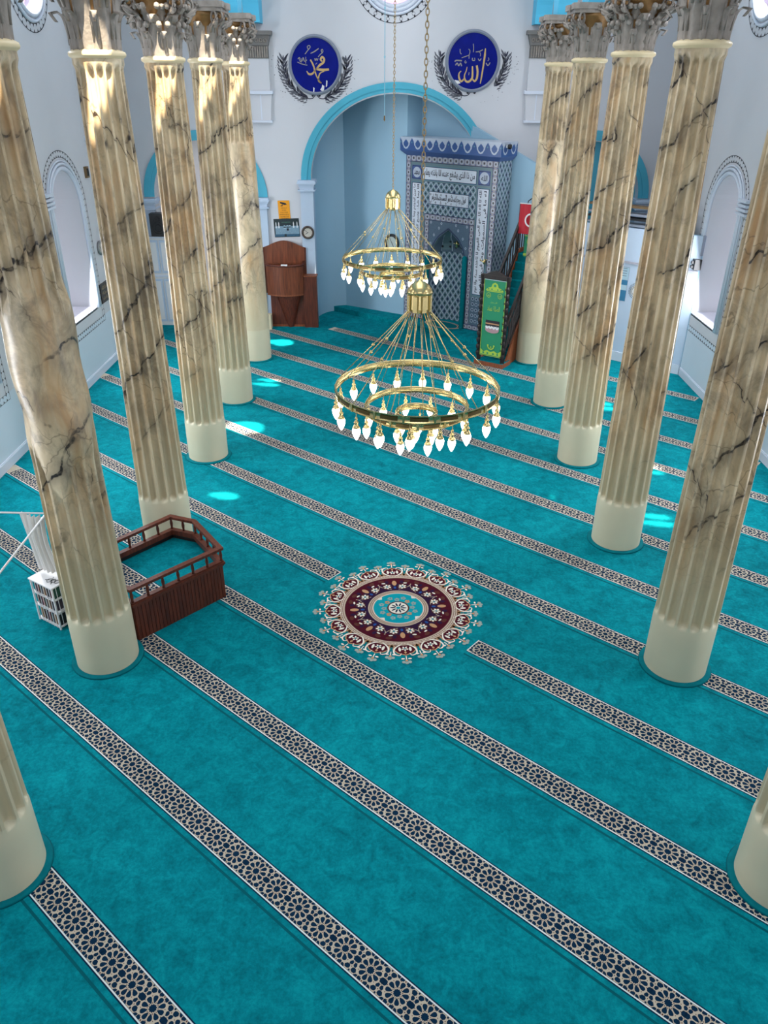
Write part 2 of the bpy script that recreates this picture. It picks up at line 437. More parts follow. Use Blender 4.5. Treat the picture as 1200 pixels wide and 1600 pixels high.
# ------------------------------------------------------------------ floor: carpet with rows, medallion
fl = MB()
fl.face([(-WX, -3, 0), (WX, -3, 0), (WX, 26.2, 0), (-WX, 26.2, 0)], CARPET)
def NT(n, t, z): return (n * NX + t * UX, n * NY + t * UY, z)
def trange(n, pad=.0, x0=-7.2, x1=7.2, ymax=22.95):
    lo = (x0 - n * NX) / UX; hi = (x1 - n * NX) / UX
    lo = max(lo, (ymax - n * NY) / UY); hi = min(hi, (-2.8 - n * NY) / UY)
    return lo, hi
CELL = .2855
petal = [(.150, 0), (.190, .026), (.235, .050), (.285, .064), (.325, .056), (.348, .026), (.348, -.026), (.325, -.056), (.285, -.064), (.235, -.050), (.190, -.026)]
T0 = .521 * UX + 5.03 * UY
def rosette_cell(mb, place, detail):
    # place(u, v, layer) with u, v in cell units around the rosette centre
    def P(poly, m, layer=1):
        if m is NAVY:                                   # dark cells almost touch: only thin wool lines between them
            ca = sum(p[0] for p in poly) / len(poly); cb = sum(p[1] for p in poly) / len(poly); g = 1.13
            poly = [(ca + (a - ca) * g, max(-.452, min(.452, cb + (b_ - cb) * g))) for a, b_ in poly]
        mb.add([place(a, b, layer) for a, b in poly], [tuple(range(len(poly)))], m)
    P([((.112 if i % 2 else .088) * cos(pi * i / 10), (.112 if i % 2 else .088) * sin(pi * i / 10)) for i in range(20)] if detail else ell(0, 0, .105, .105, 8), NAVY)
    for k in range(10):
        a = radians(18 + 36 * k); c, s = cos(a), sin(a)
        pt = petal if detail else petal[::2]
        P([(x * c - y * s, x * s + y * c) for x, y in pt], NAVY)
        if detail:
            a = radians(36 * k); c, s = cos(a), sin(a)
            P([(x * c - y * s, x * s + y * c) for x, y in ((.125, 0), (.155, .013), (.19, 0), (.155, -.013))], BROWNW)
            P([(x * c - y * s, x * s + y * c) for x, y in ((.335, 0), (.355, .016), (.375, 0), (.355, -.016))], BROWNW)
    for sx in (-1, 1):
        for sy in (-1, 1):
            P([(sx * x, sy * y) for x, y in ((.295, .345), (.34, .275), (.415, .265), (.455, .31), (.452, .375), (.40, .405), (.33, .40))], NAVY)
            P([(sx * x, sy * y) for x, y in ((.205, .365), (.265, .375), (.31, .43), (.29, .447), (.215, .447), (.195, .41))], NAVY)
            P([(sx * x, sy * y) for x, y in ((.065, .375), (.15, .345), (.175, .385), (.165, .44), (.06, .447), (.05, .41))], NAVY)
            P([(sx * .5, sy * .44), (sx * .47, sy * .43), (sx * .475, sy * .395), (sx * .5, sy * .38)], NAVY)
            P([(sx * x, sy * y) for x, y in ((.375, .185), (.42, .115), (.475, .14), (.482, .21), (.44, .245), (.385, .24))], NAVY)
            P([(sx * x, sy * y) for x, y in ((.5, .25), (.482, .275), (.5, .30))], BROWNW)
        P([(sx * x, y) for x, y in ((.375, 0), (.41, .075), (.5, .085), (.5, -.085), (.41, -.075))], NAVY)
    for sy in (-1, 1):
        P([(.5, sy * .095), (.487, sy * .115), (.5, sy * .135), (.513, sy * .115)], BROWNW)
        P([(0, sy * .385), (.03, sy * .42), (0, sy * .44), (-.03, sy * .42)], BROWNW)
def stripe(mb, n_far, ta, tb, z0=.002, detail=True, NTf=NT, caps=(False, False), T0=T0):
    n1 = n_far; n0 = n_far - SW
    def q(a0, a1, b0, b1, m, z): mb.add([NTf(b0, a0, z), NTf(b0, a1, z), NTf(b1, a1, z), NTf(b1, a0, z)], [(0, 1, 2, 3)], m)
    q(ta, tb, n0 - .085, n0 - .060, TEALD, z0 - .0008)
    q(ta, tb, n0 - .012, n1 + .012, NAVY, z0 - .0004)
    q(ta, tb, n0, n1, LINEW, z0)
    q(ta, tb, n0 + .013, n1 - .013, BROWNW, z0 + .0005)
    q(ta, tb, n0 + .0155, n1 - .0155, CREAM, z0 + .001)
    for e, on in ((ta, caps[0]), (tb, caps[1])):
        if on: q(e - .006, e + .006, n0, n1, LINEW, z0 + .003)
    i0 = math.ceil((ta - T0) / CELL + .5 - .02); i1 = math.floor((tb - T0) / CELL - .5 + .02)
    nc = (n0 + n1) / 2
    for i in range(i0, i1 + 1):
        tc = T0 + i * CELL
        rosette_cell(mb, lambda u, v, l: NTf(nc + v * SW, tc + u * CELL, z0 + .001 + .0006 * l), detail)
MC = (.12, 8.88)
mt = MC[0] * UX + MC[1] * UY
for k in range(-3, 16):
    nf = OFF + SP * k
    lo, hi = trange(nf)
    det = k <= 6
    if k == 4:
        a = -.80 * UX + 9.70 * UY; b = 1.10 * UX + 8.08 * UY
        stripe(fl, nf, lo, a, detail=det, caps=(0, 1), T0=a - CELL / 2); stripe(fl, nf, b, hi, detail=det, caps=(1, 0), T0=b + CELL / 2)
    elif k >= 12:
        xs = (QN - 0) ; 
        l2, h2 = trange(nf, x0=-7.2, x1=-2.5)
        if h2 > l2: stripe(fl, nf, l2, h2, detail=False)
        if nf < QN - .1:
            l2, h2 = trange(nf, x0=3.0, x1=7.2)
            if h2 > l2: stripe(fl, nf, l2, h2, detail=False)
    else:
        if k == 0: lo = max(lo, -3.30 * UX + 5.08 * UY)
        stripe(fl, nf, lo, hi, detail=det, caps=(k == 0, 0), T0=lo + CELL / 2 if k == 0 else T0)
# medallion
md = Flat(fl, (MC[0], MC[1], .004), (1, 0, 0), (0, 1, 0), (0, 0, 1))
def rot(pts, a, r=0):
    c, s = cos(a), sin(a); return [((x + r) * c - y * s, (x + r) * s + y * c) for x, y in pts]
def flower(a, r, R, m1, m2, m3=None, n=6, t=.004):
    c = (r * cos(a), r * sin(a))
    if m3: md.disc(c[0], c[1], R * 1.12, m3, t - .0006, 14)
    for i in range(n):
        b = a + 2 * pi * i / n
        md.poly([(c[0] + x * cos(b) - y * sin(b), c[1] + x * sin(b) + y * cos(b)) for x, y in ell(R * .6, 0, R * .36, R * .24, 8)], m1, t)
    md.disc(c[0], c[1], R * .2, m2, t + .0006, 8)
A0 = radians(-39.6)
for i in range(16):
    a = A0 + 2 * pi * i / 16
    # outer palmette lobe
    md.poly(rot([(.82, -.13), (.90, -.165), (.985, -.10), (1.03, 0), (.985, .10), (.90, .165), (.82, .13)], a), TAN, .001)
    md.poly(rot([(.82, -.115), (.90, -.15), (.975, -.09), (1.015, 0), (.975, .09), (.90, .15), (.82, .115)], a), MAROON, .0016)
    for sgn in (-1, 1):
        pts = [(.80, sgn * .03), (.86, sgn * .115), (.93, sgn * .15), (1.0, sgn * .14), (1.03, sgn * .08), (.985, sgn * .055)]
        md.stroke(rot(pts, a), [.012, .022, .022, .02, .014, .006], IVORY, .0028, 3)
        md.poly(rot(ell(.905, sgn * .07, .045, .018, 8), a), IVORY, .0028)
        md.poly(rot([(.80, sgn * .155), (.84, sgn * .13), (.86, sgn * .17), (.83, sgn * .19)], a), TAN, .0028)
    flower(a, .895, .050, IVORY, TEALW, None, 5, .0034)
    md.poly(rot([(.94, 0), (.975, .018), (1.0, 0), (.975, -.018)], a), TAN, .0034)
    # outer sprigs, long and short in turn
    for aa, rr in ((a, 1.13), (a + pi / 16, 1.05)):
        md.stroke(rot([(rr - .09, 0), (rr, 0)], aa), .012, IVORY, .001, 1)
        for q in (-.9, 0, .9):
            ca = rot([(rr + .045 * cos(q) , .05 * sin(q))], aa)[0]
            md.disc(ca[0], ca[1], .026, GREYW, .0016, 8)
        md.disc(*rot([(rr, 0)], aa)[0], .02, TAN, .0022, 8)
        for sgn in (-1, 1): md.poly(rot(ell(rr - .035, sgn * .045, .014, .026, 6), aa), IVORY, .0022)
md.ring(0, 0, .745, .835, BROWNW, .002, 72); md.ring(0, 0, .752, .826, BEIGEW, .0026, 72); md.ring(0, 0, .775, .782, BROWNW, .0032, 72)
md.ring(0, 0, .80, .806, BROWNW, .0032, 72)
for i in range(120): md.poly(rot([(.784, -.006), (.797, -.002), (.797, .008), (.784, .004)], 2 * pi * i / 120), IVORY, .0032)
md.disc(0, 0, .746, MAROON, .0014, 72); md.ring(0, 0, .40, .60, PLUM, .002, 72)
for i in range(8):
    a = A0 + 2 * pi * i / 8
    md.poly(rot(ell(.615, 0, .062, .034, 12), a), TAN, .003); md.poly(rot(ell(.50, 0, .03, .02, 8), a), BLUEW, .003)
    for sgn in (-1, 1):
        flower(a + sgn * pi / 15, .535, .062, IVORY, TEALW, BROWNW, 6, .004)
        md.poly(rot(ell(.64, sgn * .11, .04, .028, 10), a), PLUM, .003)
        md.poly(rot(ell(.66, sgn * .19, .03, .045, 10), a), BROWNW, .003)
        md.stroke(rot([(.46, sgn * .05), (.475, sgn * .11), (.52, sgn * .20), (.58, sgn * .245)], a), .010, BEIGEW, .0034, 3)
        md.poly(rot(ell(.61, sgn * .16, .014, .03, 8), a), IVORY, .0036)
md.ring(0, 0, .345, .425, BEIGEW, .0032, 64); md.ring(0, 0, .37, .376, BROWNW, .0038, 64); md.ring(0, 0, .395, .402, BROWNW, .0038, 64)
md.ring(0, 0, .352, .360, IVORY, .0040, 64)
md.disc(0, 0, .346, TEALW, .0034, 64)
for i in range(16):
    a = A0 + 2 * pi * i / 16
    c = rot([(.245 if i % 2 else .20, 0)], a)[0]
    for j in range(5): md.disc(c[0] + .024 * cos(a + j * 1.257), c[1] + .024 * sin(a + j * 1.257), .016, GREYW if i % 4 else TAN, .0042, 8)
    if i % 4 == 0: md.poly(rot([(.345, -.05), (.30, 0), (.345, .05)], a), IVORY, .0044)
md.disc(0, 0, .155, BROWNW, .0044, 40); md.disc(0, 0, .135, IVORY, .005, 40)
for i in range(10): md.poly(rot(ell(.075, 0, .042, .013, 8), 2 * pi * i / 10), NAVY, .0056)
md.disc(0, 0, .03, TEALW, .0056, 12)
# carpet trim round each column foot
for i, y in enumerate(CY):
    for x in (XL, XR):
        fl.lathe([(.36, .001), (.445, .001), (.43, .022), (.36, .022)], CARPET_DK, 48, (x, y, .003), cap=False)
struct(fl.build('floor'))

# ------------------------------------------------------------------ setting: walls
def fx(a, b, t): return (a, WY + t, b)                    # front wall: x, z, depth
def arch_pts(cx, w, h, zs, n=28): return [(cx + w * cos(pi * i / n), zs + h * sin(pi * i / n)) for i in range(n + 1)]
wf = MB()
out = [(-WX, 0)]
for cx, w, h, zs in ((-5.28, 1.45, 1.45, 3.55), (.03, 2.35, 2.15, 4.0), (5.33, 1.45, 1.45, 3.6)):
    out += [(cx - w, 0)] + arch_pts(cx, w, h, zs)[::-1] + [(cx + w, 0)]
out += [(WX, 0), (WX, ZC), (-WX, ZC)]
wf.prism(out, fx, 0, .32, WALL, holes=[ell(-.05, 8.77, .72, .72, 48)])
fw = Flat(wf, (0, WY, 0), (1, 0, 0), (0, 0, 1), (0, -1, 0))
# painted ring about the round window
fw.ring(-.05, 8.77, 1.035, 1.05, BLACKP, .004, 72); fw.ring(-.05, 8.77, .885, .897, BLACKP, .004, 72)
for i in range(36):
    a = 2 * pi * i / 36; c, s = cos(a), sin(a)
    R = lambda r, w: (-.05 + r * c - w * s, 8.77 + r * s + w * c)
    for (r, w) in (((1.035, .985), .03), ((.897, .945), .03)): fw.poly([R(r[0], -w), R(r[0], w), R(r[1], 0)], BLACKP, .003)
    if i % 2 == 0: fw.ring(R(.965, .0)[0], R(.965, .0)[1], .034, .044, GREYP, .003, 12)
# painted laurel sprays under the roundels
def leafp(x, y, a, l, w, m, t=.004):
    fw.poly([(x + u * cos(a) - v * sin(a), y + u * sin(a) + v * cos(a)) for u, v in ((0, 0), (l * .35, w), (l * .75, w * .7), (l, 0), (l * .7, -w * .6), (l * .3, -w * .8))], m, t)
for cx, cz, rr, worn in ((-2.10, 6.79, .68, 0), (1.99, 6.90, .70, 1)):
    for sg in (-1, 1):
        for i in range(17):
            a = radians(-90) + sg * radians(16 + i * 5.0)
            r = rr + .10 + .05 * (i / 17)
            x, y = cx + r * cos(a), cz + r * sin(a)
            if worn and sg > 0 and i < 6: continue
            ta = a + sg * radians(90)
            j1, j2 = random.uniform(.35, .75), random.uniform(.35, .8)
            leafp(x, y, ta + j1, random.uniform(.16, .24), .030, GREYP); leafp(x, y, ta - j2, random.uniform(.15, .24), .028, GREYP if i % 2 else INK)
            leafp(x, y, ta + .1, .15, .020, INK if i % 3 else GREYP, .005)
            leafp(x + .10 * cos(a), y + .10 * sin(a), ta + sg * (-.5), .13, .022, GREYP, .0045)
        if not (worn and sg > 0):
            fw.stroke([(cx + sg * .02, cz - rr + .0), (cx + sg * .10, cz - rr - .08), (cx + sg * .26, cz - rr - .07), (cx + sg * .42, cz - rr + .10)], .022, INK, .005)
            fw.stroke([(cx + sg * .24, cz - rr - .07), (cx + sg * .26, cz - rr - .15)], .018, INK, .005)
        fw.disc(cx + sg * .09, cz - rr - .015, .032, BLACKP, .006, 12)
        for j in range(22):
            a = radians(-90) + sg * radians(random.uniform(15, 105)); r = rr + random.uniform(.26, .50)
            fw.disc(cx + r * cos(a), cz + r * sin(a), random.uniform(.006, .014), GREYP, .003, 5)
wfo = struct(wf.build('wall_front'))

# apse behind the big arch, and the qibla wall that crosses the hall askew
ap = MB()
path = [(-2.32, 23.3), (-2.35, 23.6), (-2.345, 23.9), (-2.31, 24.15), (-2.24, 24.38), (-2.13, 24.6), (-1.97, 24.78), (-1.76, 24.91), (-1.5, 24.98), (.335, 23.85), (.744, 24.35)]
n_ = len(path) - 2
ap.add([(x, y, 0) for x, y in path[:n_]] + [(x, y, 7.2) for x, y in path[:n_]], [(i, i + 1, n_ + i + 1, n_ + i) for i in range(n_ - 1)], APSE, True)
for (a, b) in zip(path[n_ - 1:-1], path[n_:]):
    ap.face([(a[0], a[1], 0), (b[0], b[1], 0), (b[0], b[1], 7.2), (a[0], a[1], 7.2)], APSE)
sm_path = [(-2.45, 23.62), (-2.6, 24.4), (-1.6, 25.4), (.9, 24.6)]
ap.prism([(-2.6, 23.7), (3.2, 23.7), (3.2, 25.6), (-2.6, 25.6)], lambda a, b, t: (a, b, t), 7.2, 7.4, APSE)
struct(ap.build('wall_apse'))
qw = MB()
Q0 = Vector((.744, 24.35, 0)); Uq = Vector((UX, UY, 0)); Nq = Vector((NX, NY, 0))
def fq(a, b, t): return Q0 + Uq * a + Nq * t + Vector((0, 0, b))
prof = [(0, 0), (8.44, 0), (8.44, 3.33), (4.9, 3.33), (4.9, 4.12), (4.21, 4.41), (1.5, 5.5), (1.36, 5.56), (1.36, 7.2), (0, 7.2)]
qw.prism(prof, fq, 0, .12, APSE)
struct(qw.build('wall_qibla'))
# its right half is boarded white, with a rail, and has a ledge on top
qb = MB()
qb.prism([(4.9, 0), (8.42, 0), (8.42, 3.33), (4.9, 3.33)], fq, -.012, -.0, PILAS)
qb.bar(fq(4.9, 2.52, -.03), fq(8.42, 2.52, -.03), .04, .05, mat('grey_rail_paint', rgb(170, 170, 184), .5))
qb.bar(fq(4.9, .12, -.025), fq(8.42, .12, -.025), .03, .24, SKIRT)
struct(qb.build('trim_1'))

# side walls with deep arched windows and round windows above
WINY = [18.2, 12.65, 7.1, 1.55]
def arch_open(cy, hw, sill, zs, h, n=22): return [(cy - hw, sill), (cy + hw, sill)] + [(cy + hw * cos(pi * i / n), zs + h * sin(pi * i / n)) for i in range(n + 1)]
for side, sx, name in ((-1, -WX, 'wall_left'), (1, WX, 'wall_right')):
    w = MB()
    fs = lambda a, b, t: (sx + side * t, a, b)
    holes = [arch_open(cy, .80, 1.55, 3.93, .78) for cy in WINY] + [ell(cy, 8.3, .72, .72, 40) for cy in WINY]
    w.prism([(-3, 0), (24.5, 0), (24.5, ZC), (-3, ZC)], fs, 0, .8, WALL, holes=holes)
    F = Flat(w, (sx, 0, 0), (0, 1, 0), (0, 0, 1), (-side, 0, 0))
    # dado paint below the windows
    F.rect(-3, 0, 24, 1.28, WALL2 if side < 0 else WALL2, .002)
    for cy in WINY:
        def off_path(d):
            return [(cy - .80 - d, 1.55 - d)] + [(cy - (.80 + d) * cos(pi * i / 28), 3.93 + (.78 + d) * sin(pi * i / 28)) for i in range(29)] + [(cy + .80 + d, 1.55 - d), (cy - .80 - d, 1.55 - d)]
        for d in (.27, .40): F.stroke(off_path(d), .012, BLACKP, .004, 1)
        P = off_path(.335)
        for (a, b) in zip(P[:-1], P[1:]):
            L = hypot(b[0] - a[0], b[1] - a[1]); n = max(1, int(L / .13)); dx, dy = (b[0] - a[0]) / L, (b[1] - a[1]) / L
            for i in range(n):
                u = (i + .5) * L / n; x, y = a[0] + dx * u, a[1] + dy * u
                for sg in (-1, 1):
                    F.poly([(x - dx * .028 - dy * sg * .058, y - dy * .028 + dx * sg * .058), (x + dx * .028 - dy * sg * .058, y + dy * .028 + dx * sg * .058), (x - dy * sg * .018, y + dx * sg * .018)], BLACKP, .003)
        F.ring(cy, 8.3, 1.03, 1.045, BLACKP, .004, 60); F.ring(cy, 8.3, .88, .892, BLACKP, .004, 60)
        for i in range(36):
            a = 2 * pi * i / 36; c, s = cos(a), sin(a); R = lambda r, ww: (cy + r * c - ww * s, 8.3 + r * s + ww * c)
            F.poly([R(1.03, -.03), R(1.03, .03), R(.975, 0)], BLACKP, .003); F.poly([R(.892, -.03), R(.892, .03), R(.945, 0)], BLACKP, .003)
    struct(w.build(name))
# windows: glass, sill slab, moulded surround
wn = 0
for side, sx in ((-1, -WX), (1, WX)):
    for cy in WINY:
        wn += 1
        fs = lambda a, b, t: (sx + side * t, a, b)
        g = MB(); g.prism(arch_open(cy, .79, 1.56, 3.93, .77), fs, .70, .74, GLASSW)
        o = struct(g.build('window_%d' % wn))
        m = MB()
        for a in (-.4, 0, .4): m.bar(fs(cy + a, 1.56, .68), fs(cy + a, 4.35, .68), .03, .03, WHITE)
        for b in (1.6, 2.3, 3.0, 3.7): m.bar(fs(cy - .79, b, .68), fs(cy + .79, b, .68), .03, .03, WHITE)
        m.build('window_frame', o)
        s = MB(); s.box((min(sx, sx + side * .7), cy - .80, 1.52), (max(sx, sx + side * .7), cy + .80, 1.575), MARW); s.build('window_sill', o)
        h = MB()
        for d, t, r in ((.05, .02, .045), (.14, .03, .03), (.20, .015, .02)):
            pp = [fs(cy - .80 - d, 1.55, -t)] + [fs(cy - (.80 + d) * cos(pi * i / 24), 3.93 + (.78 + d) * sin(pi * i / 24), -t) for i in range(25)] + [fs(cy + .80 + d, 1.55, -t)]
            h.tube(pp, r, SKIRT, 6)
        # stepped impost at the near shoulder
        for j in range(4): h.box((min(sx, sx - side * (.07 + .02 * j)), cy - 1.22 - .03 * j, 4.05 + .09 * j), (max(sx, sx - side * (.07 + .02 * j)), cy - .72 - .05 * j, 4.10 + .09 * j), SKIRT)
        h.build('surround', o)
        wn += 1
        g = MB(); g.prism(ell(cy, 8.3, .71, .71, 40), fs, .3, .34, GLASSP)
        o = struct(g.build('window_%d' % wn))
        h = MB()
        for R_, r in ((.735, .05), (.84, .035)): h.tube([fs(cy + R_ * cos(2 * pi * i / 40), 8.3 + R_ * sin(2 * pi * i / 40), -.02) for i in range(40)], r, SKIRT, 6, True)
        h.build('surround', o)
wn += 1
g = MB(); g.prism(ell(-.05, 8.77, .71, .71, 48), fx, .2, .24, GLASSP)
o = struct(g.build('window_%d' % wn))
h = MB()
for R_, r in ((.68, .05), (.76, .05), (.845, .035)): h.tube([fx(-.05 + R_ * cos(2 * pi * i / 48), 8.77 + R_ * sin(2 * pi * i / 48), -.02) for i in range(48)], r, SKIRT, 6, True)
h.build('surround', o)

# niches behind the side arches
nb = MB(); nb.box((-6.85, WY + .31, 0), (-3.7, WY + .4, 5.2), mat('warm_white_paint', rgb(224, 214, 214), .7)); struct(nb.build('wall_niche_left'))
nb = MB(); nb.box((3.75, WY + .31, 0), (6.95, WY + .4, 5.3), CYAN); struct(nb.build('wall_niche_right'))
# cyan arch bands
tn = 1
for cx, w0, h0, w1, h1, zs in ((.03, 2.35, 2.15, 2.62, 2.39, 4.03), (-5.28, 1.45, 1.45, 1.73, 1.70, 3.56), (5.33, 1.45, 1.45, 1.73, 1.70, 3.62)):
    tn += 1
    b = MB()
    n = 48
    outl = arch_pts(cx, w1, h1, zs, n) + arch_pts(cx, w0, h0, zs, n)[::-1]
    vs = []
    A = arch_pts(cx, w1, h1, zs, n); B = arch_pts(cx, w0, h0, zs, n); C = arch_pts(cx, (w0 * .62 + w1 * .38), (h0 * .62 + h1 * .38), zs, n)
    for (L1, L2, t) in ((A, C, -.05), (C, B, -.025)):
        vs = [fx(*p, t) for p in L1] + [fx(*p, t) for p in L2] + [fx(*p, .02 if L1 is A else t + .25) for p in L1] + [fx(*p, .30) for p in L2]
        k = n + 1
        b.add(vs, [(i, i + 1, k + i + 1, k + i) for i in range(n)] + [(i, 2 * k + i, 2 * k + i + 1, i + 1) for i in range(n)] + [(k + i, k + i + 1, 3 * k + i + 1, 3 * k + i) for i in range(n)], CYAN)
    struct(b.build('trim_%d' % tn))
# pilasters with moulded capitals
def pilaster(x0, x1, ztop, mshaft=PILAS, dep=.12):
    global tn
    tn += 1
    b = MB(); w = x1 - x0; e = .04
    b.box((x0 + e, WY - dep, 0), (x1 - e, WY + .30, ztop - .28), mshaft)
    for (q, za, zb) in ((.0, ztop - .05, ztop), (-.02, ztop - .10, ztop - .05), (.02, ztop - .16, ztop - .10), (.0, ztop - .28, ztop - .245)):
        b.box((x0 - e + q + .02, WY - dep - .06 + q, za), (x1 + e - q - .02, WY + .31, zb), PILAS)
    b.box((x0 + e * .6, WY - dep - .015, ztop - .25), (x1 - e * .6, WY + .30, ztop - .15), PILAS)
    struct(b.build('trim_%d' % tn))
pilaster(-2.66, -2.22, 4.03); pilaster(2.30, 2.72, 4.03)
pilaster(-3.98, -3.54, 3.57); pilaster(-7.22, -6.72, 3.52); pilaster(3.55, 3.95, 3.6); pilaster(6.72, 7.2, 3.6)
# wall brackets that end the arcades
for s_, dz in ((-1, 0), (1, .04)):
    xa, xb = (-3.86, -3.26) if s_ < 0 else (3.40, 4.0)
    tn += 1; b = MB()
    b.prism([(xa + .06, 5.50), (xb - .06, 5.50), (xb, 6.12), (xa, 6.12)], lambda a, c, t: (a, WY + t, c + dz), -.10, .02, WALL)
    b.box(((xa + xb) / 2 - .012, WY - .11, 5.52 + dz), ((xa + xb) / 2 + .012, WY - .09, 6.1 + dz), SKIRT)
    b.box((xa + .02, WY - .14, 5.45 + dz), (xb - .02, WY, 5.50 + dz), SKIRT); b.box((xa - .03, WY - .17, 6.12 + dz), (xb + .03, WY, 6.20 + dz), SKIRT)
    b.box((xa + .03, WY - .14, 6.20 + dz), (xb - .03, WY, 6.93 + dz), WALL)
    struct(b.build('trim_%d' % tn))
    tn += 1; b = MB()
    b.box((xa + .03, WY - .16, 6.93 + dz), (xb - .03, WY, 7.22 + dz), STONED)
    for i in range(9): b.box((xa + .05 + i * .06, WY - .18, 6.95 + dz), (xa + .085 + i * .06, WY - .15, 7.2 + dz), STONE)
    b.prism([(xa + .02, 7.22), (xb - .02, 7.22), (xb + .04, 7.45), (xa - .04, 7.45)], lambda a, c, t: (a, WY + t, c + dz), -.2, 0, STONED)
    for i in range(5):
        b.tube([(xa + .08 + i * .11 + .035 * cos(q * .7), WY - .215, 7.33 + dz + .04 * sin(q * .7)) for q in range(9)], .012, STONE, 5, True)
    b.box((xa - .09, WY - .27, 7.45 + dz), (xb + .09, WY, 7.54 + dz), STONED)
    struct(b.build('trim_%d' % tn))
# baseboards
b = MB(); b.box((-WX, -2.9, 0), (-WX + .025, WY, .20), SKIRT); b.box((-WX, -2.9, .16), (-WX + .035, WY, .18), SKIRT); struct(b.build('baseboard_left'))
b = MB(); b.box((WX - .025, -2.9, 0), (WX, 18.95, .20), SKIRT); b.box((WX - .035, -2.9, .16), (WX, 18.95, .18), SKIRT); struct(b.build('baseboard_right'))
b = MB(); b.box((-3.54, WY - .03, 0), (-2.66, WY, .2), SKIRT); b.box((-6.72, WY + .26, 0), (-3.98, WY + .31, .2), SKIRT); struct(b.build('baseboard_front'))
# slim wall strips with little capitals between the side windows
for s_, sx in ((-1, -WX), (1, WX)):
    for y in (20.2, 15.42, 9.9, 4.3):
        tn += 1; b = MB()
        bx = lambda t, y0, y1, z0, z1, m: b.box((min(sx, sx - s_ * t), y0, z0), (max(sx, sx - s_ * t), y1, z1), m)
        bx(.06, y - .2, y + .2, 5.3, 7.1, WALL); bx(.10, y - .25, y + .25, 5.2, 5.3, SKIRT); bx(.08, y - .17, y + .17, 4.75, 5.2, WALL)
        bx(.10, y - .22, y + .22, 7.1, 7.5, STONED); bx(.16, y - .28, y + .28, 7.5, 7.6, STONED)
        struct(b.build('trim_%d' % tn))

# arcades on the columns
for s_, x in ((-1, XL), (1, XR)):
    b = MB()
    ys = [CY[0] - 3.0574] + CY + [CY[-1] + 3.0574]
    pts = [(ys[0], 8.98), (ys[0], 7.70)]
    for y0, y1 in zip(ys[:-1], ys[1:]):
        c = (y0 + y1) / 2; r = 1.26
        pts += [(c - r * cos(pi * i / 20), 7.70 + r * sin(pi * i / 20)) for i in range(21)]
    pts += [(ys[-1], 7.70), (WY, 7.70), (WY, 8.98)] if ys[-1] < WY else [(ys[-1], 7.7), (ys[-1], 8.98)]
    pts = [(min(a, WY), c) for a, c in pts]
    b.prism(pts, lambda a, c, t: (x + t, a, c), -.2, .2, CYANL)
    struct(b.build('wall_arcade_%s' % ('left' if s_ < 0 else 'right')))
wr = MB(); wr.box((-WX, -3.2, 0), (WX, -3, ZC), WALL); struct(wr.build('wall_rear'))
# vaulted roof is out of view: a flat ceiling stands for it, openings added to shape the sun patches
SD = (-.12, .50, -1.)
holes = []
def hole_for(x, y, z, rx, ry):
    k = ZC - z
    return (x - SD[0] * k, y - SD[1] * k, rx, ry)
def poly_for(pts, z):
    k = ZC - z
    return [(x - SD[0] * k, y - SD[1] * k) for x, y in pts]
HL = [poly_for([(-3.84, y - .66), (-3.66, y - .58), (-3.50, y - .40), (-3.40, y - .20), (-3.40, y + .10), (-3.84, y + .10)], 6.35) for y in CY[1:]]
def slivers(x, y, w, h, tilt=.12, n=2):
    out = []
    for i in range(n):
        c = y + (i - (n - 1) / 2) * h / n * 1.15; hh = h / n * .42; ww = w * (1 - .18 * ((i * 7) % 3))
        P = []
        for q in range(12):
            a = 2 * pi * q / 12; P.append((x + (.08 if i % 2 else -.06) * w + ww * cos(a) * (1 + .06 * ((q * 5) % 4)), c + tilt * cos(a) * -w + hh * sin(a) * (1 + .12 * ((q * 3) % 4))))
        out.append(poly_for(P, 0))
    return out
for (x, y, w_, h_, n_) in ((-3.12, 21.35, .34, .66, 1), (-3.04, 18.05, .34, .52, 2), (-3.10, 15.25, .40, .72, 1), (-2.95, 12.15, .26, .30, 1),
                           (2.80, 14.75, .40, .70, 3), (2.92, 17.85, .30, .70, 3), (2.70, 12.15, .24, .40, 2), (4.48, 11.45, .34, .42, 2),
                           (4.85, 16.7, .22, .52, 2), (5.0, 13.4, .22, .40, 2), (4.55, 14.3, .18, .3, 1)):
    HL += slivers(x, y, w_, h_, .2, n_)
HL.append(poly_for([(-2.33, 23.40), (-2.26, 23.40), (-2.26, 23.62), (-2.33, 23.62)], .9))
ce = MB()
ce.prism([(-WX, -3), (WX, -3), (WX, WY), (-WX, WY)], lambda a, b, t: (a, b, t), ZC, ZC + .15, WALL,
         holes=HL)
struct(ce.build('ceiling'))

# ------------------------------------------------------------------ lights
w = bpy.data.worlds.new('sky'); scn.world = w; w.use_nodes = True
w.node_tree.nodes['Background'].inputs['Color'].default_value = (.75, .86, 1, 1)
w.node_tree.nodes['Background'].inputs['Strength'].default_value = 1.
def area(name, loc, target, sx, sy, power, col=(1, 1, 1)):
    l = bpy.data.lights.new(name, 'AREA'); l.shape = 'RECTANGLE'; l.size = sx; l.size_y = sy; l.energy = power; l.color = col
    o = bpy.data.objects.new(name, l); COL.objects.link(o); o.location = loc
    o.rotation_euler = (Vector(target) - Vector(loc)).to_track_quat('-Z', 'Y').to_euler()
    return o
area('fill_nave', (0, 14.0, ZC - .1), (0, 14.0, 0), 4.5, 15, 520, (.97, .98, 1))  # added fill lamp under the ceiling, unseen; no real skylight here
area('fill_rear', (0, -2.7, 9.6), (0, 12, 3.2), 6, 2.2, 300, (1, .97, .93))  # added fill lamp high at the rear wall, behind the camera
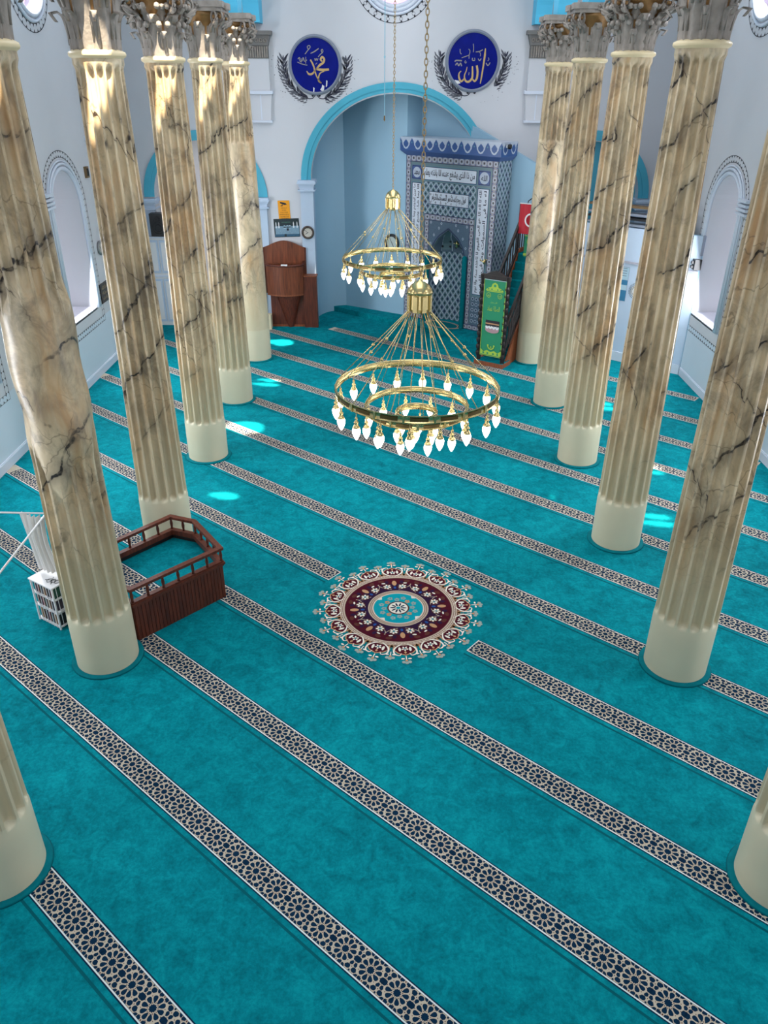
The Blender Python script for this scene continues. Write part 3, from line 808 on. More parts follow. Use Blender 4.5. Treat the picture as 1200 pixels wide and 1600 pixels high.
for cy in WINY:
    for side in (-1, 1):
        area('window_daylight', (side * (WX - .06), cy, 2.9), (0, cy, 1.4), 1.3, 2.4, (210 if side < 0 else 180) * (1 if cy > 8 else .55 if cy > 5 else .3), (.93, .96, 1))
        area('window_daylight', (side * (WX - .08), cy, 8.3), (0, cy, 4), 1.1, 1.1, 80 if cy > 8 else 40, (.97, .98, 1))
s = bpy.data.lights.new('sun', 'SUN'); s.energy = 26; s.angle = radians(.7); s.color = (1, .88, .68)
so = bpy.data.objects.new('sun', s); COL.objects.link(so)
so.rotation_euler = Vector(SD).to_track_quat('-Z', 'Y').to_euler()
scn.view_settings.view_transform = 'Standard'; scn.view_settings.look = 'None'
scn.view_settings.gamma = 1; scn.view_settings.use_curve_mapping = False
scn.view_settings.exposure = 0.0
try:
    scn.cycles.use_denoising = True; scn.cycles.max_bounces = 6; scn.cycles.diffuse_bounces = 4; scn.cycles.sample_clamp_indirect = 6
except Exception: pass

# ------------------------------------------------------------------ columns
NF = 16; PER = 12
FRS = [0, .075, .10, .125, .19, .34, .5, .66, .81, .875, .90, .925]
def shaft(kind, ztop):
    """kind: 'plain' fluted all the way; 'patched' bald repair half way up; ('low', z) smooth below z"""
    b = MB(); n = NF * PER
    zs = [0, .02, .3, .6, .72, .76, .79, .82, .86, .92]
    z = 1.05
    while z < ztop - .35: zs.append(z); z += .12 if kind == 'patched' else .35
    zs += [ztop - .30, ztop - .24, ztop - .19, ztop - .15, ztop - .12, ztop - .06, ztop]
    if isinstance(kind, tuple): zs += [kind[1] + d for d in (-.06, -.02, .02, .06, .12)]
    zs = sorted(set(round(q, 3) for q in zs))
    vs = []
    for z in zs:
        R = .378 if z < .74 else .372 - .092 * ((z - .74) / (ztop - .74)) ** 1.15
        if z > ztop - .07: R += .02
        for j in range(n):
            fr = FRS[j % PER]; a = 2 * pi * (j // PER + fr) / NF + .13
            x = (fr - .5) / .40
            prof = (1 - abs(x) ** 2.6) ** .5 if abs(x) < 1 else 0
            cut = .06 * sqrt(max(0, 1 - min(1, abs(x)) ** 2))
            mask = smoothstep(.845 - cut, .875 - cut, z) * (1 - smoothstep(ztop - .20 + cut * 1.6, ztop - .17 + cut * 1.6, z))
            bulge = 0
            if isinstance(kind, tuple): mask *= smoothstep(kind[1], kind[1] + .05, z)
            if kind == 'patched':
                zl = 2.85 + .28 * sin(2.1 * a + 1) + .12 * sin(5 * a); zh = 4.62 + .12 * sin(3 * a)
                pm = smoothstep(zl - .12, zl + .12, z) * (1 - smoothstep(zh - .1, zh + .1, z))
                mask *= 1 - pm
                bulge = pm * (.012 + .016 * sin(3.1 * z + 2 * a) + .010 * sin(7.3 * z + 3 * a))
                bulge += .035 * math.exp(-((z - 3.35) / .45) ** 2) * max(0, cos(a + .35))
            r = R + bulge - .075 * (R / .37) * prof * mask
            vs.append((r * cos(a), r * sin(a), z))
    k = len(zs); fs = []
    for i in range(k - 1):
        for j in range(n):
            p = i * n + j; q = i * n + (j + 1) % n; fs.append((p, q, q + n, p + n))
    lowm = COLLAR
    cut = next(i for i, z in enumerate(zs) if z >= .80)
    b.add(vs, fs[:cut * n], mat('cream_column_foot', rgb(206, 198, 170), .45, var=.06, vscale=3))
    o = len(b.v) - len(vs)
    i = b.mi(MARBLE)
    for fa in fs[cut * n:]: b.f.append(tuple(o + q for q in fa)); b.m.append(i); b.sm.append(True)
    for q in range(cut * n): b.sm[q] = True
    return b
def leaf(b, ang, r0, z0, hgt, wid, curl, lobed, m, lean=.10):
    NL, NW = 9, 6
    front = []; back = []
    for i in range(NL + 1):
        t = i / NL
        if t < .72:
            q = t / .72; r = r0 + lean * q * q; z = z0 + hgt * q
        else:
            q = (t - .72) / .28 * pi * .95; r = r0 + lean + curl * sin(q) * .95 + curl * (1 - cos(q)) * .35; z = z0 + hgt + curl * .55 * sin(q) - curl * .75 * (1 - cos(q)) * .5
        wv = wid * (.72 + .38 * sin(pi * min(1, t * 1.05)) ) * (1 - .55 * max(0, t - .62) / .38)
        if lobed: wv *= 1 + .20 * abs(sin(t * pi * 3.5))
        for j in range(NW + 1):
            s_ = (j / NW - .5) * 2
            a = ang + s_ * wv / 2 / r
            rr = r - .020 * s_ * s_ + (.012 if j == NW // 2 else 0) + (.012 * sin(t * 22) * abs(s_) if lobed else 0)
            front.append((rr * cos(a), rr * sin(a), z)); back.append(((rr - .018) * cos(a), (rr - .018) * sin(a), z - (.006 if t < .72 else .016)))
    k = len(front); fs = []
    for i in range(NL):
        for j in range(NW):
            p = i * (NW + 1) + j; fs += [(p, p + 1, p + NW + 2, p + NW + 1), (k + p, k + p + NW + 1, k + p + NW + 2, k + p + 1)]
    for i in range(NL):
        for p in (i * (NW + 1), i * (NW + 1) + NW): fs.append((p, p + NW + 1, k + p + NW + 1, k + p))
    p = NL * (NW + 1); fs += [(p + j, p + j + 1, k + p + j + 1, k + p + j) for j in range(NW)]
    b.add(front + back, fs, m, True)
def capital(rich):
    b = MB()
    b.lathe([(.27, 0), (.275, .1), (.29, .3), (.32, .5), (.40, .68), (.43, .74)], GILT, 32)
    for i in range(8):
        a = 2 * pi * i / 8 + pi / 8
        leaf(b, a, .285, 0, .30 if rich else .36, .115, .085 if rich else .10, rich, STONE, .05)
        leaf(b, a + pi / 8, .290, 0, .50 if rich else .56, .19, .10, rich, STONE, .08)
        for s_ in (-1, 1): b.tube([( (.29 + .03 * q) * cos(a + s_ * .1), (.29 + .03 * q) * sin(a + s_ * .1), .12 + q * .5) for q in (0, .5, 1)], .016, STONE, 5)
        if rich:
            for dz, rr in ((.40, .40), (.62, .45)):
                for s_ in (-1, 1):
                    c = (rr * cos(a + s_ * .16), rr * sin(a + s_ * .16), dz)
                    b.lathe([(.0, -.045), (.035, -.03), (.045, 0), (.03, .035), (0, .045)], STONE, 7, c, cap=False)
            leaf(b, a, .33, .45, .18, .13, .07, True, STONE, .07)
    return b
def volute(ang):
    b = MB()
    for s_ in (-1, 1):
        aa = ang + s_ * .12
        pts = []; tp = []
        for i in range(30):
            t = i / 29; th = -pi * .9 + t * pi * 3.6; r = .115 * (1 - t) ** .8 + .012
            cx, cz = .50, .66
            x = cx - r * cos(th); z = cz + r * sin(th)
            pts.append((x * cos(aa), x * sin(aa), z)); tp.append(.026 * (1 - .55 * t))
        start = [((.33 + .04 * q) * cos(aa), (.33 + .04 * q) * sin(aa), .42 + .1 * q) for q in range(2)]
        b.tube(start + pts, .02, STONE, 6, taper=[.022, .026] + tp)
        b.lathe([(0, -.03), (.03, -.02), (.03, .02), (0, .03)], GILT, 8, (.5 * cos(aa), .5 * sin(aa), .66), cap=False)
    return b
def abacus():
    b = MB()
    for (k, z0, z1) in ((.93, .74, .80), (1., .80, .90)):
        pts = []
        for q in range(4):
            a0 = pi / 4 + q * pi / 2
            pts += [(.62 * k * cos(a0 - .09), .62 * k * sin(a0 - .09)), (.62 * k * cos(a0 + .09), .62 * k * sin(a0 + .09))]
            for j in range(1, 6):
                a = a0 + .09 + (pi / 2 - .18) * j / 6; r = k * (.62 - .175 * sin(pi * j / 6)); pts.append((r * cos(a), r * sin(a)))
        b.prism(pts, lambda x, y, t: (x, y, t), z0, z1, STONE)
    for q in range(4):
        a = q * pi / 2
        for j in range(5): b.lathe([(0, -.03), (.03, 0), (0, .03)], STONE, 6, (.46 * cos(a) + .035 * cos(a + pi / 2) * cos(j * 1.26) , .46 * sin(a) + .035 * sin(a + pi / 2) * cos(j * 1.26), .82 + .035 * sin(j * 1.26)), cap=False)
    return b
cache = {}
def make_column(kind, rich, ztop):
    key = (kind, rich, ztop)
    root = thing('marble_column', 'x', 'column')
    def part(nm, fn, *a):
        if (nm, a) not in cache:
            o = fn(*a).build(nm); cache[(nm, a)] = o.data; return o
        o = bpy.data.objects.new(nm, cache[(nm, a)]); COL.objects.link(o); return o
    o = part('shaft', shaft, kind, 6.69); o.parent = root; o.scale.z = ztop / 6.69
    def collar():
        b = MB(); b.lathe([(.275, -.05), (.295, -.03), (.30, .0), (.33, .02), (.337, .04), (.33, .065), (.30, .08), (.28, .09)], COLLAR, 40); return b
    o = part('collar', collar); o.parent = root; o.location.z = ztop
    c = part('capital', capital, rich); c.parent = root; c.location.z = ztop + .07
    for q in range(4):
        v = part('volute', volute, pi / 4 + q * pi / 2); v.parent = c
    a = part('abacus', abacus); a.parent = root; a.location.z = ztop + .07
    for o in (c, a): o.scale.z = (7.70 - ztop - .07) / .90
    return root
LBL = {
 (0, 0): 'cream fluted marble column at the lower left edge, only its foot in view',
 (0, 1): 'fluted marble column with a bald repaired stretch half way up, beside the bookshelf',
 (0, 2): 'fluted marble column in the left row, standing right behind the railed wooden platform',
 (0, 3): 'fluted marble column in the left row, next beyond the one touching the railed platform',
 (0, 4): 'fluted marble column in the left row, one in front of the half smooth column by the pulpit',
 (0, 5): 'marble column next to the wooden pulpit, fluted only in its upper part',
 (1, 0): 'cream fluted marble column at the lower right edge, only its foot in view',
 (1, 1): 'thick brown stained fluted column nearest on the right, cut off by the top right edge of the photo',
 (1, 2): 'cracked rust stained column, nearest in the right row whose capital is in view',
 (1, 3): 'fluted marble column in the right row with a forked dark crack half way up',
 (1, 4): 'slim fluted marble column in the right row, just in front of the smooth one by the minbar',
 (1, 5): 'marble column hiding the minbar stairs, smooth below and fluted only near its capital'}
ZT = {0: [6.69, 6.69, 6.69, 6.69, 6.73, 6.73], 1: [6.83, 6.83, 6.83, 6.80, 6.77, 6.75]}
for s_ in (0, 1):
    for i, y in enumerate(CY):
        kind = 'plain'
        if (s_, i) == (0, 1): kind = 'patched'
        if i == 5: kind = ('low', 5.14 if s_ == 0 else 5.2)
        r = make_column(kind, i in (3, 5) or (i == 2 and s_ == 1 and False), ZT[s_][i])
        r.location = ((XL, XR)[s_], y, 0)
        tag(r, LBL[(s_, i)], 'column', 'marble columns in two rows')

# ------------------------------------------------------------------ chandeliers
CHB = mat('dull_chain_brass', rgb(176, 152, 112), .4, metal=.8)
def chain_mesh(z0, z1, x=0):
    b = MB(); z = z0; i = 0
    while z < z1:
        pts = []
        for q in range(10):
            a = 2 * pi * q / 10
            px, pz = .017 * cos(a), .036 * sin(a)
            pts.append((px if i % 2 else 0, 0 if i % 2 else px, z + .03 + pz))
        b.tube(pts, .0062, CHB, 5, True); z += .056; i += 1
    return b
def lamp_parts():
    b = MB(); b.lathe([(.004, .0), (.004, -.05), (.012, -.055), (.018, -.075), (.010, -.09), (.022, -.11), (.030, -.125), (.020, -.145), (.034, -.17), (.046, -.19), (.040, -.20)], BRASS, 12)
    g = MB(); g.lathe([(.042, -.196), (.052, -.225), (.048, -.265), (.032, -.31), (.010, -.35), (0, -.358)], BULB, 12, cap=False)
    return b, g
def band(R, zt, h, plates):
    b = MB(); n = 96
    for (r, r2) in ((R, R - .012),):
        vs = []
        prof = [(R, zt), (R, zt - h * .12), (R - .006, zt - h * .16), (R - .006, zt - h * .84), (R, zt - h * .88), (R, zt - h), (R - .016, zt - h), (R - .016, zt)]
        prof.append(prof[0])
        b.lathe(prof, BRASS, n, cap=False)
    for i in range(plates):
        a0 = 2 * pi * (i + .2) / plates; a1 = 2 * pi * (i + .8) / plates
        pts = [a0 + (a1 - a0) * q / 4 for q in range(5)]
        vs = [((R - .003) * cos(a), (R - .003) * sin(a), zt - h * .26) for a in pts] + [((R - .003) * cos(a), (R - .003) * sin(a), zt - h * .74) for a in pts]
        b.add(vs, [(q, q + 1, 6 + q, 5 + q) for q in range(4)], BRASSD)
        a = 2 * pi * i / plates
        b.box((R - .004, -.014, zt - h), (R + .008, .014, zt), BRASS, Matrix.Rotation(a, 3, 'Z'))
    return b
def make_chandelier():
    root = thing('ring_chandelier', 'x', 'chandelier')
    rings = ((1.054, 3.065, .095, 18, 18, .07), (.671, 2.81, .085, 12, 12, .2), (.267, 2.725, .085, 6, 6, .3))
    lb, lg = lamp_parts(); first = None
    for R, z, h, pl, nl, ph in rings:
        band(R, z, h, pl).build('brass_ring', root)
        for i in range(nl):
            a = ph + 2 * pi * i / nl
            if first is None:
                s0 = lb.build('lamp_socket', root); g0 = lg.build('bulb', s0); first = (s0.data, g0.data)
            else:
                s0 = bpy.data.objects.new('lamp_socket', first[0]); COL.objects.link(s0); s0.parent = root
                g0 = bpy.data.objects.new('bulb', first[1]); COL.objects.link(g0); g0.parent = s0
            s0.location = ((R - .008) * cos(a), (R - .008) * sin(a), z - h)
    s0 = bpy.data.objects.new('lamp_socket', first[0]); COL.objects.link(s0); s0.parent = root; s0.location = (0, 0, 2.62)
    g0 = bpy.data.objects.new('bulb', first[1]); COL.objects.link(g0); g0.parent = s0
    b = MB()
    b.lathe([(.012, 4.40), (.025, 4.385), (.07, 4.365), (.115, 4.33), (.148, 4.28), (.160, 4.235)], BRASS, 24)
    b.lathe([(.135, 4.235), (.14, 4.06), (.12, 4.03), (.05, 4.0), (.012, 3.98)], BRASS, 8, smooth=False)
    for i in range(8):
        b.box((.13, -.028, 4.03), (.152, .028, 4.22), BRASS, Matrix.Rotation(2 * pi * i / 8 + pi / 8, 3, 'Z'))
    b.build('hub', root)
    for R, zt, nr, ph, rr, t in ((1.05, 3.07, 12, .2, .0055, .52), (.665, 2.82, 8, .1, .0045, .5), (.262, 2.73, 4, .3, .004, .5)):
        for i in range(nr):
            a = ph + 2 * pi * i / nr
            b = MB(); A = Vector((.115 * cos(a), .115 * sin(a), 4.04)); B = Vector((R * cos(a), R * sin(a), zt))
            b.tube([A, B], rr, BRASS, 5)
            if nr == 12:
                c = A.lerp(B, t); b.lathe([(0, -.026), (.018, -.012), (.022, 0), (.018, .012), (0, .026)], BRASS, 8, c, cap=False)
            b.build('rod', root)
    chain_mesh(4.44, ZC - .02).build('chain', root)
    return root
c1 = make_chandelier(); c1.location = (.32, 9.5, 0)
tag(c1, 'nearer and lower of the two brass ring chandeliers, its lit bulbs over the carpet medallion', 'chandelier', 'brass ring chandeliers')
c2 = dup(c1); c2.location = (-.028, 17.0, .14); c2.rotation_euler = (0, 0, .12)
c2['label'] = 'farther brass ring chandelier, smaller in view and in front of the apse clock'
for ch in c2.children:
    if ch.name.startswith('chain'): ch.scale.z = (ZC - .16) / (ZC - .02)
b = MB(); b.tube([(-.15, 12, 6.05), (-.15, 12, ZC)], .006, mat('pale_blue_cord', rgb(150, 200, 220), .6), 5)
b.lathe([(0, -.05), (.012, -.03), (.008, .02), (0, .03)], BRASSD, 8, (-.15, 12, 6.03), cap=False)
for z in (6.75, 7.3): b.lathe([(0, -.03), (.014, 0), (0, .03)], mat('pale_blue_cord', rgb(150, 200, 220)), 8, (-.15, 12, z), cap=False)
tag(b.build('hanging_cord'), 'thin pale blue cord hanging free beside the chandelier chains', 'cord')

# ------------------------------------------------------------------ painted roundels with calligraphy
def roundel(cx, cz, r, label, strokes, marks, chips):
    root = thing('calligraphy_roundel', label, 'wall plaque', (cx, WY, cz), 0, 'blue calligraphy roundels on the front wall')
    b = MB()
    n = 56
    prof = [(r * .90, .0), (r * .905, .05), (r * .95, .075), (r, .05), (r * 1.02, 0)]
    for i in range(len(prof) - 1):
        A = [(prof[i][0] * cos(2 * pi * q / n), -prof[i][1], prof[i][0] * sin(2 * pi * q / n)) for q in range(n)]
        B = [(prof[i + 1][0] * cos(2 * pi * q / n), -prof[i + 1][1], prof[i + 1][0] * sin(2 * pi * q / n)) for q in range(n)]
        b.add(A + B, [(q, (q + 1) % n, n + (q + 1) % n, n + q) for q in range(n)], GREYF, True)
    b.build('frame', root)
    b = MB(); b.prism(ell(0, 0, r * .905, r * .905, 56), lambda a, c, t: (a, t, c), -.03, -.002, BLUE)
    b.build('board', root)
    b = MB(); F = Flat(b, (0, -.031, 0), (1, 0, 0), (0, 0, 1), (0, -1, 0))
    for pts, w in strokes: F.stroke(pts, w, GOLD, .004)
    for pts, w in marks: F.stroke(pts, w, mat('dull_silver_gold', rgb(150, 146, 140), .4), .004)
    for poly in chips: F.poly(poly, WHITE, .006)
    b.build('lettering', root)
# traced from the two plaques: x right, y up, metres from the centre
k_ = 1 / 590.          # zoomed pixels to metres
def tr(l, c): return [((x - c[0]) * k_, (c[1] - y) * k_) for x, y in l]
cM = (578, 520)
roundel(-2.10, 6.79, .68, 'left blue roundel with a gold Arabic name, grey frame and painted laurel below',
    [(tr([(690, 470), (665, 445), (690, 412), (720, 440), (705, 485), (650, 520), (595, 572)], cM), [.03, .045, .05, .05, .05, .055, .03]),
     (tr([(590, 572), (650, 580), (720, 582), (790, 575)], cM), [.03, .06, .06, .05]),
     (tr([(715, 600), (655, 625), (630, 670), (625, 730), (668, 760)], cM), [.02, .028, .03, .035, .03]),
     (tr([(510, 448), (555, 530), (575, 610), (610, 690), (665, 765)], cM), [.035, .04, .035, .03, .015]),
     (tr([(575, 590), (530, 635), (480, 640), (447, 600)], cM), [.03, .045, .045, .02])],
    [(tr([(515, 365), (575, 340), (640, 300)], cM), [.015, .028, .02]),
     (tr([(480, 310), (470, 275), (500, 262), (512, 285), (470, 330), (430, 375)], cM), .02),
     (tr([(690, 352), (678, 325), (698, 312), (702, 345), (660, 380), (630, 410)], cM), .02),
     (tr([(575, 430), (585, 458), (600, 432), (612, 458), (628, 430)], cM), .018), (tr([(585, 510), (610, 488)], cM), .016),
     (tr([(320, 440), (345, 420), (350, 470), (385, 460), (400, 420), (420, 470), (455, 450)], cM), .022),
     (tr([(310, 480), (360, 500), (420, 515), (460, 520)], cM), .018), (tr([(370, 430), (365, 485)], cM), .016), (tr([(440, 410), (435, 500)], cM), .016)],
    [tr([(680, 780), (712, 800), (705, 850), (690, 880), (645, 850), (670, 820)], cM), tr([(745, 720), (762, 730), (755, 800), (735, 815)], cM), tr([(540, 815), (560, 830), (550, 890), (535, 885)], cM)])
cA = (548, 505)
roundel(1.99, 6.90, .70, 'right blue roundel with tall gold Arabic strokes and worn laurel below',
    [(tr([(728, 335), (725, 420), (712, 560), (695, 700), (680, 805)], cA), [.02, .05, .04, .04, .02]),
     (tr([(610, 560), (628, 640), (622, 730), (590, 770), (560, 745)], cA), [.05, .05, .05, .045, .03]),
     (tr([(545, 570), (552, 660), (548, 730), (500, 778), (450, 765), (430, 700), (455, 630), (465, 580)], cA), [.03, .045, .05, .05, .045, .03, .02, .015]),
     (tr([(430, 735), (385, 775), (350, 730), (345, 670), (375, 635)], cA), [.03, .045, .045, .03, .02])],
    [(tr([(345, 345), (348, 390), (368, 412)], cA), .018), (tr([(375, 460), (440, 440), (485, 420), (495, 370), (475, 345)], cA), .018), (tr([(485, 420), (488, 470)], cA), .018),
     (tr([(540, 275), (548, 330), (548, 385)], cA), .018), (tr([(585, 382), (640, 375), (690, 352)], cA), .022), (tr([(640, 385), (658, 405), (655, 440)], cA), .016),
     (tr([(625, 470), (650, 495), (672, 468)], cA), .022), (tr([(780, 455), (790, 480), (772, 500)], cA), .016), (tr([(750, 525), (780, 560), (812, 520)], cA), .024),
     (tr([(540, 460), (540, 490), (575, 492), (572, 460)], cA), .018), (tr([(437, 495), (425, 515), (440, 530), (450, 510)], cA), .018),
     (tr([(270, 510), (300, 495), (380, 500)], cA), .03), (tr([(285, 560), (310, 530), (335, 565), (360, 530), (380, 570)], cA), .026), (tr([(500, 650), (495, 690)], cA), .016)],
    [tr([(280, 755), (345, 765), (375, 800), (320, 812)], cA), tr([(675, 855), (705, 845), (695, 865)], cA)])

# ------------------------------------------------------------------ mihrab
MR = bpy.data.objects.new('tiled_mihrab', None); COL.objects.link(MR)
tag(MR, 'tall blue and white tiled mihrab niche with inscription bands, set askew on the carpeted step', 'mihrab')
M0 = Vector((.33, 23.85, 0)); Nm = Vector((-NX, -NY, 0))
def fm(a, b, t): return M0 + Uq * a + Nq * t + Vector((0, 0, b))
def lattice(F, a0, b0, a1, b1, cw, ch, t=.002, holes=None):
    F.rect(a0, b0, a1, b1, TILEG, t)
    nx = max(1, round((a1 - a0) / cw)); ny = max(1, round((b1 - b0) / ch)); cw = (a1 - a0) / nx; ch = (b1 - b0) / ny
    for j in range(2 * ny + 1):
        for i in range(nx + 1):
            x = a0 + (i + (.5 if j % 2 else 0)) * cw; y = b0 + j * ch / 2
            if x > a1 + 1e-6: continue
            if holes and holes(x, y): continue
            hx, hy = cw * .5, ch * .5
            cl = lambda P: [(min(a1, max(a0, p)), min(b1, max(b0, q))) for p, q in P]
            if i < nx or not j % 2:
                o = [(x - hx, y), (x, y - hy), (x + hx, y), (x, y + hy)]
                k = .84; q = [(x - hx * k, y), (x, y - hy * k), (x + hx * k, y), (x, y + hy * k)]
                for e in range(4): F.poly(cl([o[e], o[(e + 1) % 4], q[(e + 1) % 4], q[e]]), TILEW, t + .001)
                F.poly(cl([(x - hx * .52, y), (x, y - hy * .52), (x + hx * .52, y), (x, y + hy * .52)]), TURQ if (i + j) % 3 else TILEB, t + .002)
                F.poly(cl([(x - hx * .34, y), (x, y - hy * .42), (x + hx * .34, y), (x, y + hy * .42)]), TILEK, t + .003)
def chainband(F, a0, b0, a1, b1, t=.003):
    F.rect(a0, b0, a1, b1, TILER, t)
    vert = (b1 - b0) > (a1 - a0); w = (a1 - a0) if vert else (b1 - b0); L = (b1 - b0) if vert else (a1 - a0)
    if vert:
        F.rect(a0, b0, a0 + .018, b1, TILED, t + .001); F.rect(a1 - .018, b0, a1, b1, TILED, t + .001)
    else:
        F.rect(a0, b0, a1, b0 + .018, TILED, t + .001); F.rect(a0, b1 - .018, a1, b1, TILED, t + .001)
    n = max(1, round(L / .185))
    for i in range(n):
        c = (i + .5) * L / n; x, y = ((a0 + a1) / 2, b0 + c) if vert else (a0 + c, (b0 + b1) / 2)
        F.disc(x, y, w * .36, TILEW, t + .001, 10); F.disc(x, y, w * .25, TILER, t + .002, 8)
        F.poly([(x - w * .13, y), (x, y - w * .17), (x + w * .13, y), (x, y + w * .17)], TILEK, t + .003)
        c = i * L / n; x, y = ((a0 + a1) / 2, b0 + c) if vert else (a0 + c, (b0 + b1) / 2)
        for d in (-.3, .3): F.disc(x + (w * d if vert else 0), y + (0 if vert else w * d), w * .10, TILEB, t + .002, 6)
niche = [(.98, .30), (.98, 2.10), (1.04, 2.32), (1.20, 2.55), (1.40, 2.70), (1.55, 2.80), (1.70, 2.70), (1.90, 2.55), (2.06, 2.32), (2.12, 2.10), (2.12, .30)]
b = MB()
b.prism([(0, .15), (.98, .15)] + niche + [(2.12, .15), (3.05, .15), (3.05, 4.67), (0, 4.67)], fm, 0, .64, TILEG)
b.build('body', MR)
b = MB(); F = Flat(b, M0, Uq, (0, 0, 1), Nm)
chainband(F, .0, .15, .17, 4.67); chainband(F, 2.88, .15, 3.05, 4.67); chainband(F, .17, 4.48, 2.88, 4.67)
chainband(F, .17, .15, .92, .30); chainband(F, 2.18, .15, 2.88, .30)
chainband(F, .70, 3.0, 2.40, 3.17); chainband(F, .70, .30, .86, 3.0); chainband(F, 2.25, .30, 2.40, 3.0)
b.build('border_tiles', MR)
b = MB(); F = Flat(b, M0, Uq, (0, 0, 1), Nm)
lattice(F, .62, 3.17, 2.40, 4.0, .185, .235)
# spandrel field above the niche: fine pattern with little stars
def spandrel_side(sg):
    pts = [(1.55 + sg * .70, 3.0), (1.55, 3.0), (1.55, 2.80)] + [(1.55 + sg * abs(x - 1.55), y) for x, y in ((1.70, 2.70), (1.90, 2.55), (2.06, 2.32), (2.12, 2.10), (2.12, .30))] + [(1.55 + sg * .70, .30)]
    if sg < 0: pts = pts
    tri = tessellate_polygon([[Vector((p[0], p[1], 0)) for p in pts]])
    b.add([F.at(p[0], p[1], .002) for p in pts], [tuple(t) for t in tri], mat('tile_slate', rgb(84, 104, 124), .3, var=.3, vscale=30))
for sg in (-1, 1):
    spandrel_side(sg)
    for (dx, y) in ((.33, 2.82), (.50, 2.62), (.61, 2.38), (.62, 2.95), (.25, 2.95)):
        x = 1.55 + sg * dx; F.poly([(x - .035, y), (x, y - .045), (x + .035, y), (x, y + .045)], TILEW, .004); F.poly([(x - .015, y), (x, y - .02), (x + .015, y), (x, y + .02)], TILED, .005)
    F.stroke([(1.55, 2.84)] + [(1.55 + sg * q, y) for q, y in ((.16, 2.73), (.36, 2.58), (.53, 2.34), (.585, 2.12))], .03, TILED, .004)
for y in (.42, .58, .74, .90, 1.05):
    for i in range(3):
        for x0 in (2.50, .26): F.ring(x0 + i * .125, y, .035, .05, TILEW, .004, 10); F.disc(x0 + i * .125, y, .018, TILED, .004, 6)
F.rect(.20, .30, .64, 1.10, mat('tile_slate', rgb(84, 104, 124)), .0015); F.rect(2.43, .30, 2.85, 1.10, mat('tile_slate', rgb(84, 104, 124)), .0015)
b.build('lattice_tiles', MR)
def inscription(a0, b0, a1, b1, lines, vertical=False, disc=False):
    b = MB(); F = Flat(b, M0, Uq, (0, 0, 1), Nm)
    F.rect(a0 - .03, b0 - .03, a1 + .03, b1 + .03, TURQ if not disc else TILEB, .003); F.rect(a0 - .018, b0 - .018, a1 + .018, b1 + .018, TILED, .004)
    if disc:
        F.rect(a0, b0, a1, b1, TILEB, .005); F.disc((a0 + a1) / 2, (b0 + b1) / 2, (a1 - a0) * .47, TILEW, .006, 28)
    else: F.rect(a0, b0, a1, b1, PANELW, .005)
    for (s_, cx, cy, w, h) in lines:
        F.text(arabic(s_), cx, cy, w, h, INK, .008, rot=(pi / 2 if vertical else 0), bold=.022)
    b.build('inscription_panel', MR)
inscription(.24, 4.07, .53, 4.37, [('محمد', .385, 4.22, .19, .13)], disc=True)
inscription(2.48, 4.07, 2.80, 4.37, [('الله', 2.64, 4.22, .19, .14)], disc=True)
inscription(.60, 4.06, 2.38, 4.37, [('من ذا الذى يشفع عنده الا باذنه يعلم', 1.49, 4.21, 1.70, .25)])
inscription(.85, 3.44, 2.17, 3.75, [('فول وجهك شطر المسجد الحرام', 1.51, 3.59, 1.16, .23)])
inscription(2.47, 1.19, 2.80, 3.95, [('الله لا اله الا هو الحى القيوم لا تاخذه سنة ولا نوم', 2.57, 2.57, 2.68, .13), ('له ما فى السموات وما فى الارض', 2.72, 2.57, 2.68, .12)], vertical=True)
inscription(.24, 1.19, .54, 3.94, [('ما بين ايديهم وما خلفهم ولا يحيطون بشىء من علمه', .325, 2.57, 2.68, .12), ('الا بما شاء وسع كرسيه السموات والارض', .46, 2.57, 2.68, .11)], vertical=True)
# recess
b = MB()
plan = [(.98, 0.0), (1.10, .32), (1.36, .50), (1.74, .50), (2.00, .32), (2.12, 0.0)]
for (p0, p1) in zip(plan[:-1], plan[1:]):
    A = M0 + Uq * p0[0] + Nq * p0[1]; B = M0 + Uq * p1[0] + Nq * p1[1]; L = (B - A).length
    FF = Flat(b, A, (B - A).normalized(), (0, 0, 1), (B - A).normalized().cross(Vector((0, 0, 1))))
    lattice(FF, 0, .15, L, 2.12, .19 if L > .3 else L / 2, .235, .0)
    FF.rect(0, 2.12, L, 2.18, mat('tile_slate', rgb(84, 104, 124)), .003)
# hood: folds in towards the apex
rings_ = []
for lv, (zz, kk) in enumerate(((2.15, 1.0), (2.35, .93), (2.55, .70), (2.70, .42), (2.80, .06))):
    rings_.append([M0 + Uq * (1.55 + (a - 1.55) * kk) + Nq * (d * (1 if lv < 2 else .9 - .12 * lv)) + Vector((0, 0, zz)) for a, d in plan])
for r0, r1 in zip(rings_[:-1], rings_[1:]):
    for i in range(5): b.face([r0[i], r0[i + 1], r1[i + 1], r1[i]], TILEG if i % 2 else mat('tile_slate', rgb(84, 104, 124)))
    for i in range(1, 5):
        b.add([r0[i] + Nm * .01 - Uq * .02, r0[i] + Nm * .01 + Uq * .02, r1[i] + Nm * .01 + Uq * .01, r1[i] + Nm * .01 - Uq * .01], [(0, 1, 2, 3)], TILEW)
for zz in (2.28, 2.42):
    for i in range(5):
        c = M0 + Uq * (1.15 + i * .2) + Nq * (.30 if i in (0, 4) else .40) + Vector((0, 0, zz)); b.lathe([(0, -.04), (.04, 0), (0, .04)], TILEK, 6, c, cap=False)
b.build('recess', MR)
for s_ in (.86, 2.18):
    b = MB(); c = M0 + Uq * s_ + Nm * .05; b.lathe([(.07, .16), (.07, 2.14), (.03, 2.18), (0, 2.19)], CARPET_DK, 14, (c.x, c.y, 0), cap=False)
    b.build('teal_post', MR)
